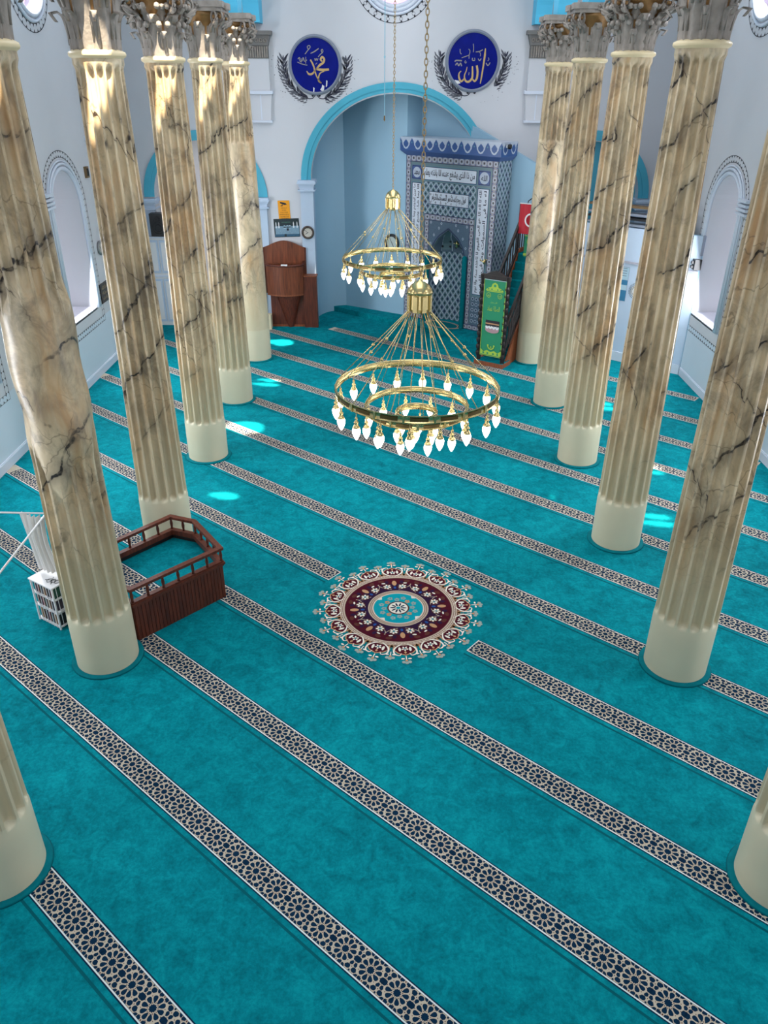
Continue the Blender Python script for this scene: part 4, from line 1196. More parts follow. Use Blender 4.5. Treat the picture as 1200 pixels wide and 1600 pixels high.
# cornice
b = MB()
prof2 = [(-.0, 4.62), (.03, 4.67), (.13, 4.76), (.13, 5.10), (-.64, 5.10), (-.64, 4.62)]
A0c, A1c = -.13, 3.18
vs = []
for a, e in ((0, A0c), (3.05, A1c)):
    pass
pts0 = [(-.13, -.13), (3.18, -.13), (3.18, .64), (-.13, .64)]
b.prism(pts0, lambda x, y, t: M0 + Uq * x + Nq * y + Vector((0, 0, t)), 4.76, 5.10, TILEW)
vs = [fm(0, 4.64, -.005), fm(3.05, 4.64, -.005), fm(3.055, 4.64, .64), fm(-.005, 4.64, .64), fm(-.13, 4.76, -.13), fm(3.18, 4.76, -.13), fm(3.18, 4.76, .64), fm(-.13, 4.76, .64)]
b.add(vs, [(0, 1, 5, 4), (1, 2, 6, 5), (3, 0, 4, 7)], TILEB)
for (FF, L) in ((Flat(b, M0 + Nm * .13 - Uq * .13, Uq, (0, 0, 1), Nm), 3.31), (Flat(b, M0 + Uq * 3.18 + Nm * .13, Nq, (0, 0, 1), Uq), .77)):
    FF.rect(0, 4.76, L, 4.90, TILEC, .002)
    n = max(1, round(L / .40)); st = L / n
    for i in range(n):
        c = (i + .5) * st
        FF.poly([(c - .12, 5.00), (c - .115, 4.90), (c - .06, 4.82), (c, 4.80), (c + .06, 4.82), (c + .115, 4.90), (c + .12, 5.0), (c, 5.02)], TILEW, .004)
        FF.poly([(c - .09, 4.95), (c - .075, 4.89), (c, 4.835), (c + .075, 4.89), (c + .09, 4.95), (c + .05, 5.0), (c, 5.045), (c - .05, 5.0)], TILEC, .006)
    for i in range(n + 1):
        x = i * st
        P = [(x - .10, 4.80), (x + .10, 4.80), (x + .075, 4.95), (x + .06, 5.0), (x, 5.08), (x - .06, 5.0), (x - .075, 4.95)]
        FF.poly([(min(L, max(0, p)), q) for p, q in P], TILEC, .003); FF.disc(min(L - .03, max(.03, x)), 4.97, .022, TURQ, .006, 6)
b.build('cornice', MR)
b = MB(); Fs = Flat(b, M0 + Uq * 3.05, Nq, (0, 0, 1), Uq); lattice(Fs, 0, .15, .64, 4.64, .16, .22, .002); b.build('side_tiles', MR)

b = MB(); c = M0 + Uq * 1.58 + Nq * .40 + Vector((0, 0, 2.36)); b.lathe([(0, -.10), (.05, -.06), (.035, 0), (.06, .03), (.02, .08), (0, .14)], BRASS, 10, c, cap=False)
for s_ in (-1, 1): b.tube([c, c + Uq * s_ * .09 + Vector((0, 0, .02)), c + Uq * s_ * .11 + Vector((0, 0, .08))], .012, BRASS, 5)
tag(b.build('niche_lamp'), 'small brass lamp hanging in the dark hood of the mihrab niche', 'lamp')
b = MB(); c = M0 + Uq * 2.84 + Nm * .06 + Vector((0, 0, 2.13)); b.lathe([(0, -.09), (.03, -.05), (.05, 0), (.02, .05), (0, .08)], BRASS, 8, c, cap=False)
b.tube([c + Uq * .02, c - Uq * .10, c - Uq * .14 + Vector((0, 0, .06))], .012, BRASS, 5); b.tube([c, c + Uq * .09 + Vector((0, 0, .07))], .010, BRASS, 5); b.tube([c, c - Nm * .06], .01, BRASS, 5)
tag(b.build('wall_sconce'), 'small brass sconce fixed over the right inscription band of the mihrab', 'lamp')
# step in front of the niche
b = MB()
b.prism([(-2.55, -.655), (3.35, -.655), (3.35, .62), (.0, .62), (.0, 0), (-2.35, 1.62)], lambda x, y, t: M0 + Uq * x + Nq * y + Vector((0, 0, t)), .0, .15, CARPET)
st = struct(b.build('trim_90'))
b = MB(); Fr = Flat(b, M0 + Vector((0, 0, .155)), Uq, Nq, (0, 0, 1))
b.prism(ell(1.55, -.10, .62, .34, 36), lambda x, y, t: M0 + Uq * x + Nq * y + Vector((0, 0, t)), .151, .158, CARPET_DK)
Fr.ring(1.55, -.10, .50, .61, BEIGEW, .005, 40, ky=.55); Fr.ring(1.55, -.10, .53, .56, BROWNW, .006, 40, ky=.55)
tag(b.build('oval_rug'), 'oval teal prayer rug with beige patterned rim at the foot of the mihrab niche', 'rug')

# ------------------------------------------------------------------ minbar (pulpit stairs) with banner and flag
va = radians(57); V3 = Vector((cos(va), sin(va), 0)); W3 = Vector((sin(va), -cos(va), 0))
B0 = Vector((2.2, 19.70, 0))
def fb(s_, t, z): return B0 + W3 * s_ + V3 * t + Vector((0, 0, z))
MN = bpy.data.objects.new('minbar', None); COL.objects.link(MN)
tag(MN, 'narrow dark wooden minbar with steep teal carpeted stairs, right of the mihrab', 'minbar')
def bxf(b, s0, s1, t0, t1, z0, z1, m): b.prism([(s0, t0), (s1, t0), (s1, t1), (s0, t1)], lambda x, y, t: fb(x, y, t), z0, z1, m)
b = MB(); bxf(b, -.06, .76, -.05, .42, 0, .11, WOODM); bxf(b, -.05, .75, -.04, .42, .11, .118, CARPET); b.build('base', MN)
b = MB()
for i in range(12):
    t = .42 + i * .135; bxf(b, .05, .67, t, t + .135 if i < 11 else 2.75, 0.001, .30 + .2 * (i + 1) - .2, CARPET_DK)
    bxf(b, .05, .67, t - .012, t + .01, .30 + .2 * i - .03, .30 + .2 * i + .004, CARPET)
b.build('stairs', MN)
for s0 in (-.01, .68):
    b = MB()
    b.prism([(-.03 + .25, 0), (2.75, 0), (2.75, 2.60), (2.05, 2.60), (.42, .42), (.22, .10)], lambda t, z, q: fb(s0 + q, t, z), 0, .045, WOODM)
    b.build('side_panel', MN)
for s0 in (.0, .70):
    b = MB()
    P0_, P1_ = fb(s0, .10, 1.08), fb(s0, 1.95, 3.24)
    b.bar(P0_, P1_, .06, .08, WOODD); b.bar(fb(s0, .35, .55), fb(s0, 1.95, 2.60), .05, .07, WOODD); b.bar(P1_, fb(s0, 2.7, 3.24), .06, .08, WOODD)
    for i in range(13):
        t = .28 + i * .14; zt = 1.08 + (t - .10) * (2.16 / 1.85); zb = .55 + (t - .35) * (2.05 / 1.6)
        b.bar(fb(s0, t, max(.2, zb)), fb(s0, t, zt), .03, .03, WOODD)
    for i in range(5): b.bar(fb(s0, 2.05 + i * .14, 2.6), fb(s0, 2.05 + i * .14, 3.24), .03, .03, WOODD)
    if s0 > .3:
        for i in range(6):                                    # carved lattice on the near side
            t = .15 + i * .14; b.bar(fb(s0, t, .35 + i * .17), fb(s0, t + .28, .95 + i * .17 + .3), .03, .03, WOODD)
    b.build('railing', MN)
for s0 in (.02, .70):
    b = MB(); b.bar(fb(s0, .04, .118), fb(s0, .04, 2.28), .10, .10, WOODD)
    for z in [.3 + .17 * i for i in range(11)]: b.lathe([(.05, -.06), (.068, 0), (.05, .06)], WOODD, 8, fb(s0, .0, z), cap=False)
    b.build('door_post', MN)
b = MB(); b.bar(fb(-.04, .04, 2.24), fb(.76, .04, 2.24), .08, .10, WOODD)
b.prism([(.05, 2.28), (.67, 2.28), (.5, 2.36), (.36, 2.40), (.22, 2.36)], lambda s_, z, t: fb(s_, t, z), .01, .07, WOODD); b.build('lintel', MN)
b = MB(); bxf(b, .10, .62, 2.45, 2.60, 3.55, 3.95, mat('brown_wood_box', rgb(118, 92, 60), .5)); b.bar(fb(.12, 2.5, 2.6), fb(.12, 2.5, 3.6), .05, .05, WOODD); b.bar(fb(.6, 2.5, 2.6), fb(.6, 2.5, 3.6), .05, .05, WOODD)
b.tube([fb(.10, 2.45, 3.82), fb(-.02, 2.42, 3.72), fb(-.03, 2.42, 3.62), fb(.02, 2.42, 3.55)], .012, BLACK, 6)
b.build('canopy', MN)
# banner on the gate
def hung(b, P, U, w, h, m, wav=.006, n=14):
    vs = []
    for j in range(9):
        for i in range(n + 1):
            vs.append(P + U * (w * i / n) + Vector((0, 0, -h * j / 8)) + U.cross(Vector((0, 0, 1))) * wav * sin(i * 1.7 + j * .25))
    k = len(vs); nr = U.cross(Vector((0, 0, 1)))
    vs2 = vs + [v + nr * -.006 for v in vs]; fs = []
    for j in range(8):
        for i in range(n): p = j * (n + 1) + i; fs += [(p, p + 1, p + n + 2, p + n + 1), (k + p, k + p + n + 1, k + p + n + 2, k + p + 1)]
    b.add(vs2, fs, m, True)
BN = bpy.data.objects.new('gate_banner', None); COL.objects.link(BN)
tag(BN, 'long green banner with yellow lettering and a draped black cube, closing the minbar gate', 'banner')
b = MB(); hung(b, fb(.10, -.045, 2.20), W3, .60, 1.92, GREEN, .003); b.build('cloth', BN)
b = MB(); F = Flat(b, fb(.10, -.058, .28), W3, (0, 0, 1), -V3)
F.poly([(0, 0), (.60, 0), (.60, .012), (0, .012)], YELG, .003); F.rect(0, 0, .012, 1.92, YELG, .003); F.rect(.588, 0, .60, 1.92, YELG, .003); F.rect(0, 1.905, .60, 1.92, TILEW, .003)
F.poly([(.05, 1.66), (.55, 1.66), (.47, 1.72), (.40, 1.74), (.37, 1.82), (.30, 1.86), (.23, 1.82), (.20, 1.74), (.13, 1.72)], YELG, .003)
for x in (.13, .22, .38, .47): F.disc(x, 1.69, .02, GREEN, .005, 8)
F.disc(.30, 1.78, .035, GREEN, .005, 10)
F.rect(.08, 1.63, .52, 1.65, YELG, .003)
for x, tx in ((.14, 'محمد'), (.45, 'الله')):
    F.ring(x, 1.54, .052, .062, YELG, .003, 18); F.text(arabic(tx), x, 1.54, .07, .05, YELG, .004)
F.text(arabic('قال رسول'), .30, 1.37, .18, .05, YELG, .003); F.text(arabic('الصلاة عماد'), .30, 1.22, .34, .13, YELG, .003)
F.poly(ell(.30, .70, .19, .06, 14, 180, 360) + [(.49, .82), (.49, .92), (.11, .92), (.11, .82)], BLACKP, .003)
F.poly(ell(.30, .68, .19, .08, 14, 180, 360) + [(.49, .75), (.11, .75)], mat('pink_grey_print', rgb(176, 140, 146), .6), .0035)
F.rect(.11, .82, .49, .85, TAN, .004)
for i in range(4): F.poly(ell(.16 + i * .093, .76, .05, .06, 10, 180, 360) + [(.16 + i * .093 + .05, .765), (.16 + i * .093, .80 if i % 2 else .78), (.16 + i * .093 - .05, .765)], WHITE, .0045)
for i in range(4): F.poly([(.12 + i * .093, .82), (.20 + i * .093, .82), (.16 + i * .093, .75)], BLACKP, .005)
F.poly([(.02, .03), (.58, .03), (.58, .17), (.50, .10), (.40, .15), (.30, .11), (.20, .15), (.10, .10), (.02, .17)], YELG, .003)
for x in (.10, .22, .38, .50): F.disc(x, .07, .028, GREEN, .005, 8)
F.ring(.30, .27, .07, .10, YELG, .003, 18, 180, 360)
for x in (.215, .385): F.disc(x, .275, .025, YELG, .003, 8)
F.disc(.30, .24, .022, YELG, .003, 8)
b.build('print', BN)
tag_o = MB(); hung(tag_o, fb(.20, 1.90, 2.98), W3, .42, .56, GREEN, .004)
F = Flat(tag_o, fb(.20, 1.885, 2.42), W3, (0, 0, 1), -V3); F.rect(.0, .04, .38, .10, YELG, .003); F.ring(.19, .4, .10, .115, YELG, .003, 20); F.rect(0, .53, .38, .545, YELG, .003)
tag(tag_o.build('stair_banner'), 'small green banner hung at the top of the minbar stairs', 'banner')
FG = MB(); hung(FG, fb(.02, 1.86, 3.72), W3, .62, .72, RED, .014)
F = Flat(FG, fb(.02, 1.82, 2.80), W3, (0, 0, 1), -V3); F.ring(.34, .55, .13, .17, WHITE, .004, 30, 40, 320); F.rect(.0, .0, .62, .0, WHITE, .003) if False else None
F.poly([(.48 + (.05 if i % 2 == 0 else .02) * cos(2 * pi * i / 10), .55 + (.05 if i % 2 == 0 else .02) * sin(2 * pi * i / 10)) for i in range(10)], WHITE, .004)
FG.tube([fb(.0, 1.88, 3.73), fb(.66, 1.88, 3.73)], .014, WHITE, 6)
FG.tube([fb(.0, 1.90, 2.5), fb(.0, 1.90, 3.74)], .014, WOODD, 6)
tag(FG.build('flag'), 'red flag with white crescent and star at the head of the minbar stairs', 'flag')

# ------------------------------------------------------------------ wooden preaching pulpit by the left pilaster
PU = bpy.data.objects.new('wooden_pulpit', None); COL.objects.link(PU)
tag(PU, 'reddish brown wooden pulpit box with tall arched back board, against the front wall', 'pulpit')
b = MB()
b.prism([(-3.78, .95), (-2.53, .95), (-2.53, 2.24)] + [(-2.53 - 1.25 * q / 12, 2.24 + .19 * sin(pi * q / 12) ** 1.4) for q in range(1, 12)] + [(-3.78, 2.24)], lambda x, z, t: (x, 23.2 + t, z), -.05, 0, WOODP)
for (x) in (-3.78, -2.57): b.box((x, 23.12, .95), (x + .04, 23.2, 2.24), WOOD)
b.build('back_board', PU)
def bow(x0, x1, y0, d, n=10): return [(x0 + (x1 - x0) * i / n, y0 - d * (1 - (2 * i / n - 1) ** 2)) for i in range(n + 1)]
b = MB()
o_ = [(-3.66, 23.15)] + bow(-3.66, -2.62, 22.86, .20) + [(-2.62, 23.15)]
i_ = [(-2.66, 23.12)] + bow(-3.62, -2.66, 22.89, .20)[::-1] + [(-3.62, 23.12)]
b.prism(o_, lambda x, y, t: (x, y, t), 1.0, 1.80, WOODP, holes=[i_])
b.prism(o_, lambda x, y, t: (x, y, t), .96, 1.0, WOODM)
b.build('box', PU)
b = MB()
for e in (0,): b.tube([(x, y - .01, 1.82) for x, y in bow(-3.67, -2.61, 22.86, .20)] + [(-2.61, 23.12, 1.86)], .028, WOOD, 6)
b.box((-3.20, 22.63, 1.83), (-3.02, 22.68, 1.87), WHITE)
b.build('hand_rail', PU)
b = MB()
b.box((-3.60, 23.0, 0), (-2.55, 23.2, .97), WOOD)
b.build('lower_panel', PU)
b = MB()
n = 12; top = bow(-3.42, -2.70, 22.90, .18, n); bot = bow(-3.12, -2.96, 22.97, .05, n)
vs = [(x, y, .97) for x, y in top] + [(x, y, .0) for x, y in bot] + [(-2.70, 23.0, .97), (-3.42, 23.0, .97), (-2.96, 23.0, 0), (-3.12, 23.0, 0)]
b.add(vs, [(i, i + 1, n + 2 + i, n + 1 + i) for i in range(n)] + [(n, 2 * n + 2, 2 * n + 4, 2 * n + 1), (0, n + 1, 2 * n + 5, 2 * n + 3)], WOOD, True)
b.build('corbel', PU)
b = MB(); b.box((-2.62, 22.90, 0), (-2.23, 23.17, 1.48), WOOD); b.box((-2.64, 22.88, 1.48), (-2.21, 23.17, 1.51), WOODM); b.box((-3.6, 22.985, 0), (-2.22, 23.0, .06), WOODM)
for z in (.37, .74, 1.11): b.box((-2.60, 23.0, z), (-2.25, 23.02, z + .01), WOODM)
b.build('step_box', PU)

# signs, clocks and pictures on the front wall
def tilted(P, ang): return Vector((cos(ang), 0, sin(ang))), Vector((-sin(ang), 0, cos(ang)))
b = MB(); U_, V_ = tilted(None, radians(2)); F = Flat(b, (-3.11, WY - .012, 3.24), U_, V_, (0, -1, 0))
F.rect(-.165, -.25, .165, .25, ORANGE, .004)
F.poly([(-.10, .22), (.06, .18), (.09, .14), (.02, .13), (-.10, .18)], BLACKP, .006); F.rect(-.05, .12, -.03, .15, BLACKP, .006); F.rect(-.09, .10, -.03, .12, BLACKP, .006)
for t_, y, wd in (('DİKKAT', .055, .17), ('BU BİNA', .0, .12), ('24 SAAT GÜVENLİK', -.06, .22), ('KAMERALARI İLE', -.115, .27), ('İZLENMEKTEDİR', -.17, .25), ('ve kaydedilmektedir', -.222, .24)):
    F.text(t_, 0, y, wd, .034, mat('dark_red_print', rgb(96, 20, 10), .6), .006)
tag(b.build('camera_notice'), 'orange camera warning notice on the wall, above the mosque picture', 'sign')
b = MB(); F = Flat(b, (-3.06, WY - .014, 2.76), U_, V_, (0, -1, 0)); L_ = .36; Hh = .25
F.rect(-L_, -Hh, L_, Hh, WHITE, 0); F.rect(-L_, -Hh, L_, Hh, mat('night_sky_print', rgb(26, 44, 50), .4), .004)
F.rect(-L_ + .03, -.20, L_ - .01, .05, mat('pale_court_print', rgb(120, 150, 170), .4, var=.35, vscale=30), .005)
for x in (-.30, -.22, .20, .30):
    F.rect(x - .012, .0, x + .012, .13, WHITE, .007); F.poly([(x - .012, .13), (x + .012, .13), (x, .17)], WHITE, .007); F.disc(x, .02, .035, mat('pale_building_print', rgb(150, 178, 196)), .006, 10)
for x in (-.06, .02, .09): F.disc(x, .035, .035, mat('pale_building_print', rgb(150, 178, 196)), .006, 12); F.rect(x - .03, -.02, x + .03, .035, mat('pale_building_print', rgb(150, 178, 196)), .006)
F.rect(-.005, -.075, .055, -.01, BLACKP, .008); F.rect(-.02, .13, .0, .14, GREEN, .008); F.rect(-.14, .14, .12, .165, mat('green_print', rgb(60, 90, 80)), .006)
F.rect(-L_ + .01, -.235, L_ - .01, -.17, mat('blue_court_print', rgb(50, 92, 120), .4, var=.3, vscale=25), .006); F.rect(-.08, -.235, -.02, -.165, mat('night_sky_print', rgb(26, 44, 50)), .008)
tag(b.build('mosque_picture'), 'unframed poster of a lit mosque courtyard at night, above the wooden pulpit', 'picture')
def clock(name, P, U, N, r, label, mrim, mface, hands=(-2.2, 2.5), ky=1.):
    root = bpy.data.objects.new(name, None); COL.objects.link(root); tag(root, label, 'clock')
    P = Vector(P); U = Vector(U); N = Vector(N); V = Vector((0, 0, 1))
    b = MB(); b.tube([P + (U * cos(a) + V * sin(a) * ky) * r * .9 + N * .035 for a in [2 * pi * i / 36 for i in range(36)]], r * .17, mrim, 8, True)
    b.prism(ell(0, 0, r * .9, r * .9 * ky, 32), lambda x, y, t: P + U * x + V * y + N * t, .0, .025, mrim); b.build('rim', root)
    b = MB(); F = Flat(b, P + N * .028, U, V, N); F.disc(0, 0, r * .84, mface, 0, 32, ky)
    for i in range(12):
        a = 2 * pi * i / 12; F.poly([(r * .68 * cos(a) - .01 * sin(a) * r * 3, ky * (r * .68 * sin(a)) + .01 * cos(a) * r * 3), (r * .78 * cos(a) - .01 * sin(a) * r * 3, ky * r * .78 * sin(a) + .01 * cos(a) * r * 3), (r * .78 * cos(a) + .01 * sin(a) * r * 3, ky * r * .78 * sin(a) - .01 * cos(a) * r * 3), (r * .68 * cos(a) + .01 * sin(a) * r * 3, ky * r * .68 * sin(a) - .01 * cos(a) * r * 3)], BLACKP, .002)
    b.build('face', root)
    b = MB(); F = Flat(b, P + N * .034, U, V, N)
    for a, l, wd in ((hands[0], .5, .05), (hands[1], .68, .035)): F.stroke([(-.1 * r * cos(a), -.1 * r * sin(a)), (l * r * cos(a), l * r * sin(a))], wd * r * 1.6, INK, .0, 1)
    b.build('hands', root); return root
clock('wall_clock', (-2.45, WY - .125, 2.66), (1, 0, 0), (0, -1, 0), .17, 'round bronze rimmed clock on the pilaster right of the pulpit', mat('bronze_rim', rgb(84, 72, 66), .35, metal=.4), mat('cream_dial', rgb(206, 200, 190), .4), (radians(215), radians(145)))
d0 = Vector((1.835, -1.13, 0)).normalized(); n0 = Vector((d0.y, -d0.x, 0))
if n0.y > 0: n0 = -n0
clock('wall_clock', Vector((-1.5, 24.98, 2.235)) + d0 * 1.715 + n0 * .01, d0, n0, .235, 'oval black rimmed clock on the light blue apse wall, seen through the farther chandelier', BLACK, mat('pale_green_dial', rgb(188, 200, 196), .4), (radians(300), radians(120)), 1.05)

# ------------------------------------------------------------------ left aisle end and left wall
CB = bpy.data.objects.new('white_cupboard', None); COL.objects.link(CB); tag(CB, 'tall white panelled cupboard at the end of the left aisle, under the black loudspeaker', 'cupboard')
b = MB(); b.box((-7.18, 23.02, 0), (-6.15, 23.28, 2.5), WHITE); b.box((-7.2, 22.98, 1.42), (-6.13, 23.28, 1.47), SKIRT); b.box((-7.2, 22.98, 2.5), (-6.13, 23.28, 2.54), SKIRT); b.build('body', CB)
for z0, z1 in ((.12, 1.36), (1.53, 2.44)):
    for x0, x1 in ((-6.70, -6.20), (-7.15, -6.74)):
        b = MB(); b.box((x0, 22.995, z0), (x1, 23.02, z1), PILAS); b.box((x0 + .05, 22.985, z0 + .06), (x1 - .05, 22.996, z1 - .06), WHITE); b.build('door', CB)
SPK = bpy.data.objects.new('loudspeaker', None); COL.objects.link(SPK); tag(SPK, 'black box loudspeaker on top of the white cupboard in the left aisle', 'loudspeaker')
b = MB(); b.box((-6.86, 22.93, 2.56), (-6.42, 23.25, 3.16), BLACK); b.build('cabinet', SPK)
b = MB()
for z, r in ((2.78, .16), (3.02, .07)):
    for rr in (r, r * .6): b.tube([(-6.64 + rr * cos(2 * pi * i / 20), 22.925, z + rr * sin(2 * pi * i / 20)) for i in range(20)], .012, BLACKG, 5, True)
    b.prism(ell(-6.64, z, r * .5, r * .5, 16), lambda x, zz, t: (x, 22.93 + t, zz), -.02, 0, BLACKG)
b.build('drivers', SPK)
clock('wall_clock', (-WX, 19.78, 2.82), (0, 1, 0), (1, 0, 0), .16, 'round silver rimmed clock on the left wall, half hidden behind a column', mat('silver_rim', rgb(150, 150, 150), .3, metal=.6), mat('cream_dial', rgb(206, 200, 190)))
b = MB(); b.box((-WX, 19.32, 1.56), (-WX + .03, 20.0, 2.02), mat('black_plaque', rgb(30, 28, 26), .35))
F = Flat(b, (-WX + .03, 19.66, 1.79), (0, 1, 0), (0, 0, 1), (1, 0, 0))
for i, t_ in enumerate(('لا اله الا الله', 'محمد رسول الله', 'صلى الله عليه')): F.text(arabic(t_), 0, .13 - i * .13, .5, .09, GOLD, .003)
tag(b.build('text_plaque'), 'black plaque with gold script on the left wall below the silver clock', 'plaque')
b = MB(); b.box((-WX, 19.62, 4.42), (-WX + .06, 19.78, 4.66), mat('brown_wood_box', rgb(118, 92, 60), .5)); b.box((-WX + .06, 19.65, 4.46), (-WX + .07, 19.75, 4.62), BLACKG)
tag(b.build('wall_vent'), 'tiny dark wall fitting high on the left wall beside the arched window', 'fitting')
# green strip and patterned cloth beside the pulpit
b = MB(); b.box((-4.0, 23.06, .48), (-3.80, 23.12, 1.45), mat('pale_green_board', rgb(112, 158, 134), .5)); b.box((-4.0, 23.05, .90), (-3.80, 23.06, .93), TEALD); b.bar((-3.97, 23.1, 0), (-3.97, 23.1, .5), .03, .03, WOODD); b.bar((-3.83, 23.1, 0), (-3.83, 23.1, .5), .03, .03, WOODD)
tag(b.build('notice_board'), 'narrow pale green standing board between the left column and the pulpit', 'board')
b = MB(); b.box((-3.86, 22.62, 0), (-3.58, 22.9, .42), mat('cream_cloth', rgb(206, 196, 166), .8))
F = Flat(b, (-3.86, 22.62, 0), (1, 0, 0), (0, 0, 1), (0, -1, 0))
for i in range(5): F.poly([(.03, .04 + i * .075), (.11, .07 + i * .075), (.11, .10 + i * .075), (.03, .07 + i * .075)], BLACKP, .003)
tag(b.build('cloth_covered_stool'), 'low stool under cream cloth with black marks, at the foot of the pulpit', 'stool')

# ------------------------------------------------------------------ right side: qibla boards, notices, fittings
def onq(s_, z, t=-.014): return fq(s_, z, t)
b = MB(); F = Flat(b, onq(6.55, 1.98, -.02), Uq, (0, 0, 1), -Nq); F.rect(-.17, -.42, .17, .42, mat('poster_pale_blue', rgb(170, 200, 216), .4), .0)
F.rect(-.17, -.42, .17, -.15, mat('poster_blue', rgb(50, 120, 160), .4), .002); F.rect(-.17, -.02, .17, .10, mat('poster_blue', rgb(50, 120, 160)), .002)
F.rect(-.17, -.15, -.0, -.02, WHITE, .002); F.rect(-.175, -.425, -.17, .425, GREYF, .002); F.rect(.17, -.425, .178, .425, GREYF, .002); F.rect(-.17, .415, .17, .425, GREYF, .002)
for i in range(4): F.rect(-.12, .38 - i * .06, .12, .39 - i * .06, INK, .003)
tag(b.build('info_poster'), 'upright blue and white poster on the white boards of the right aisle', 'poster')
b = MB(); F = Flat(b, onq(6.98, 1.85, -.02), Uq, (0, 0, 1), -Nq); F.disc(0, 0, .15, WHITE, 0, 28)
for i in range(30):
    for r in (.11, .145): F.disc(r * cos(2 * pi * i / 30), r * sin(2 * pi * i / 30), .011, BLACKP, .003, 5)
    F.disc(.19 * cos(2 * pi * i / 30), .19 * sin(2 * pi * i / 30), .012, BLACKP, .001, 5)
tag(b.build('dotted_wreath'), 'round plate ringed with black dots right of the blue poster', 'wall plate')
b = MB()
for z, d, m in ((3.36, .30, GREYF), (3.50, .26, BLACKG), (3.60, .30, GREYF), (3.78, .24, mat('brown_wood_box', rgb(118, 92, 60)))):
    b.prism([(5.4, 0), (7.9, 0), (7.9, z + .05), (5.4, z + .05)], lambda s_, zz, t: fq(s_, max(zz, z), t), .0, d, m)
tag(b.build('stacked_boards'), 'stack of grey boards lying on top of the white partition in the right aisle', 'boards')
b = MB(); b.box((WX - .16, 18.92, 2.58), (WX, 19.12, 2.82), BLACK); b.box((WX - .22, 18.96, 2.62), (WX - .16, 19.04, 2.68), BLACK); b.box((WX - .22, 18.96, 2.72), (WX - .16, 19.04, 2.78), BLACK)
b.box((WX - .05, 18.95, 2.9), (WX, 19.3, 3.35), GREYF)
tag(b.build('wall_speaker'), 'small black box with sockets on the right wall beside the window', 'fitting')
b = MB(); P = M0 + Uq * 3.22 + Nq * .1 + Vector((0, 0, 5.0)); b.lathe([(.0, -.06), (.05, -.05), (.06, 0), (.05, .05), (0, .06)], BLACK, 10, P + Uq * .06, cap=False); b.bar(P - Uq * .05, P + Uq * .05, .06, .06, WHITE)
tag(b.build('security_camera'), 'small black security camera at the right end of the mihrab cornice', 'camera')

# ------------------------------------------------------------------ railed platform
RP = bpy.data.objects.new('railed_platform', None); COL.objects.link(RP)
tag(RP, 'red brown wooden platform with spindle rail and teal carpet top, between two left columns', 'platform')
pl = [(-3.34, 8.08), (-2.36, 9.11), (-2.40, 9.22), (-2.90, 9.88), (-3.28, 9.99), (-4.40, 8.72)]
pl = [(-3.30, 8.10), (-2.35, 9.12), (-2.88, 9.86), (-3.27, 10.0), (-4.20, 8.88), (-3.95, 8.40)]
cxp = sum(p[0] for p in pl) / len(pl); cyp = sum(p[1] for p in pl) / len(pl)
def inset(P, d):
    out = []
    for i in range(len(P)):
        a, b_, c = Vector(P[i - 1]), Vector(P[i]), Vector(P[(i + 1) % len(P)])
        e1 = (b_ - a).normalized(); e2 = (c - b_).normalized(); n1 = Vector((-e1.y, e1.x)); n2 = Vector((-e2.y, e2.x)); n_ = (n1 + n2); n_ = n_ / max(.3, n_.dot(n1)); out.append((b_.x + n_.x * d, b_.y + n_.y * d))
    return out
b = MB()
for i in range(len(pl)):
    a, c = Vector((*pl[i], 0)), Vector((*pl[(i + 1) % len(pl)], 0)); L = (c - a).length; u_ = (c - a) / L; n_ = Vector((u_.y, -u_.x, 0))
    k = max(2, int(L / .052))
    b.prism([(0, 0), (L, 0), (L, .56), (0, .56)], lambda x, z, t: a + u_ * x + n_ * t + Vector((0, 0, z)), -.02, -.006, WOODD)
    for j in range(k): b.prism([(j * L / k + .004, 0), ((j + 1) * L / k - .004, 0), ((j + 1) * L / k - .004, .54), (j * L / k + .004, .54)], lambda x, z, t: a + u_ * x + n_ * t + Vector((0, 0, z)), -.01, .004, WOOD)
b.build('plank_wall', RP)
b = MB()
for d, z0, z1 in ((.02, .53, .555), (.035, .555, .585), (.018, .585, .61)):
    o_ = inset(pl, -d); i_ = inset(pl, .055)
    b.prism(o_, lambda x, y, t: (x, y, t), z0, z1, WOOD, holes=[i_[::-1]])
b.build('ledge', RP)
b = MB(); o_ = inset(pl, -.03); i_ = inset(pl, .045); b.prism(o_, lambda x, y, t: (x, y, t), .785, .825, WOOD, holes=[i_[::-1]]); b.build('top_rail', RP)
ins = inset(pl, .008)
for i in range(len(pl)):
    a, c = Vector((*ins[i], 0)), Vector((*ins[(i + 1) % len(pl)], 0)); L = (c - a).length; k = max(1, round(L / .235))
    for j in range(k):
        q = a.lerp(c, j / k); b = MB(); b.lathe([(.022, .61), (.016, .635), (.024, .70), (.016, .76), (.022, .785)], WOOD, 8, (q.x, q.y, 0)); b.build('spindle', RP)
b = MB(); b.prism(inset(pl, .02), lambda x, y, t: (x, y, t), .44, .455, CARPET)
def NT2(n, t, z): return (n * NX + t * UX, n * NY + t * UY, z)
ky = OFF + SP * 4 - .0
st_n = (-3.52 * NX + 8.83 * NY) + SW / 2; tc = -3.52 * UX + 8.83 * UY
stripe(b, st_n, tc - .50, tc + .642, z0=.458, detail=True, T0=tc - .50 + CELL / 2)
b.build('carpet_top', RP)

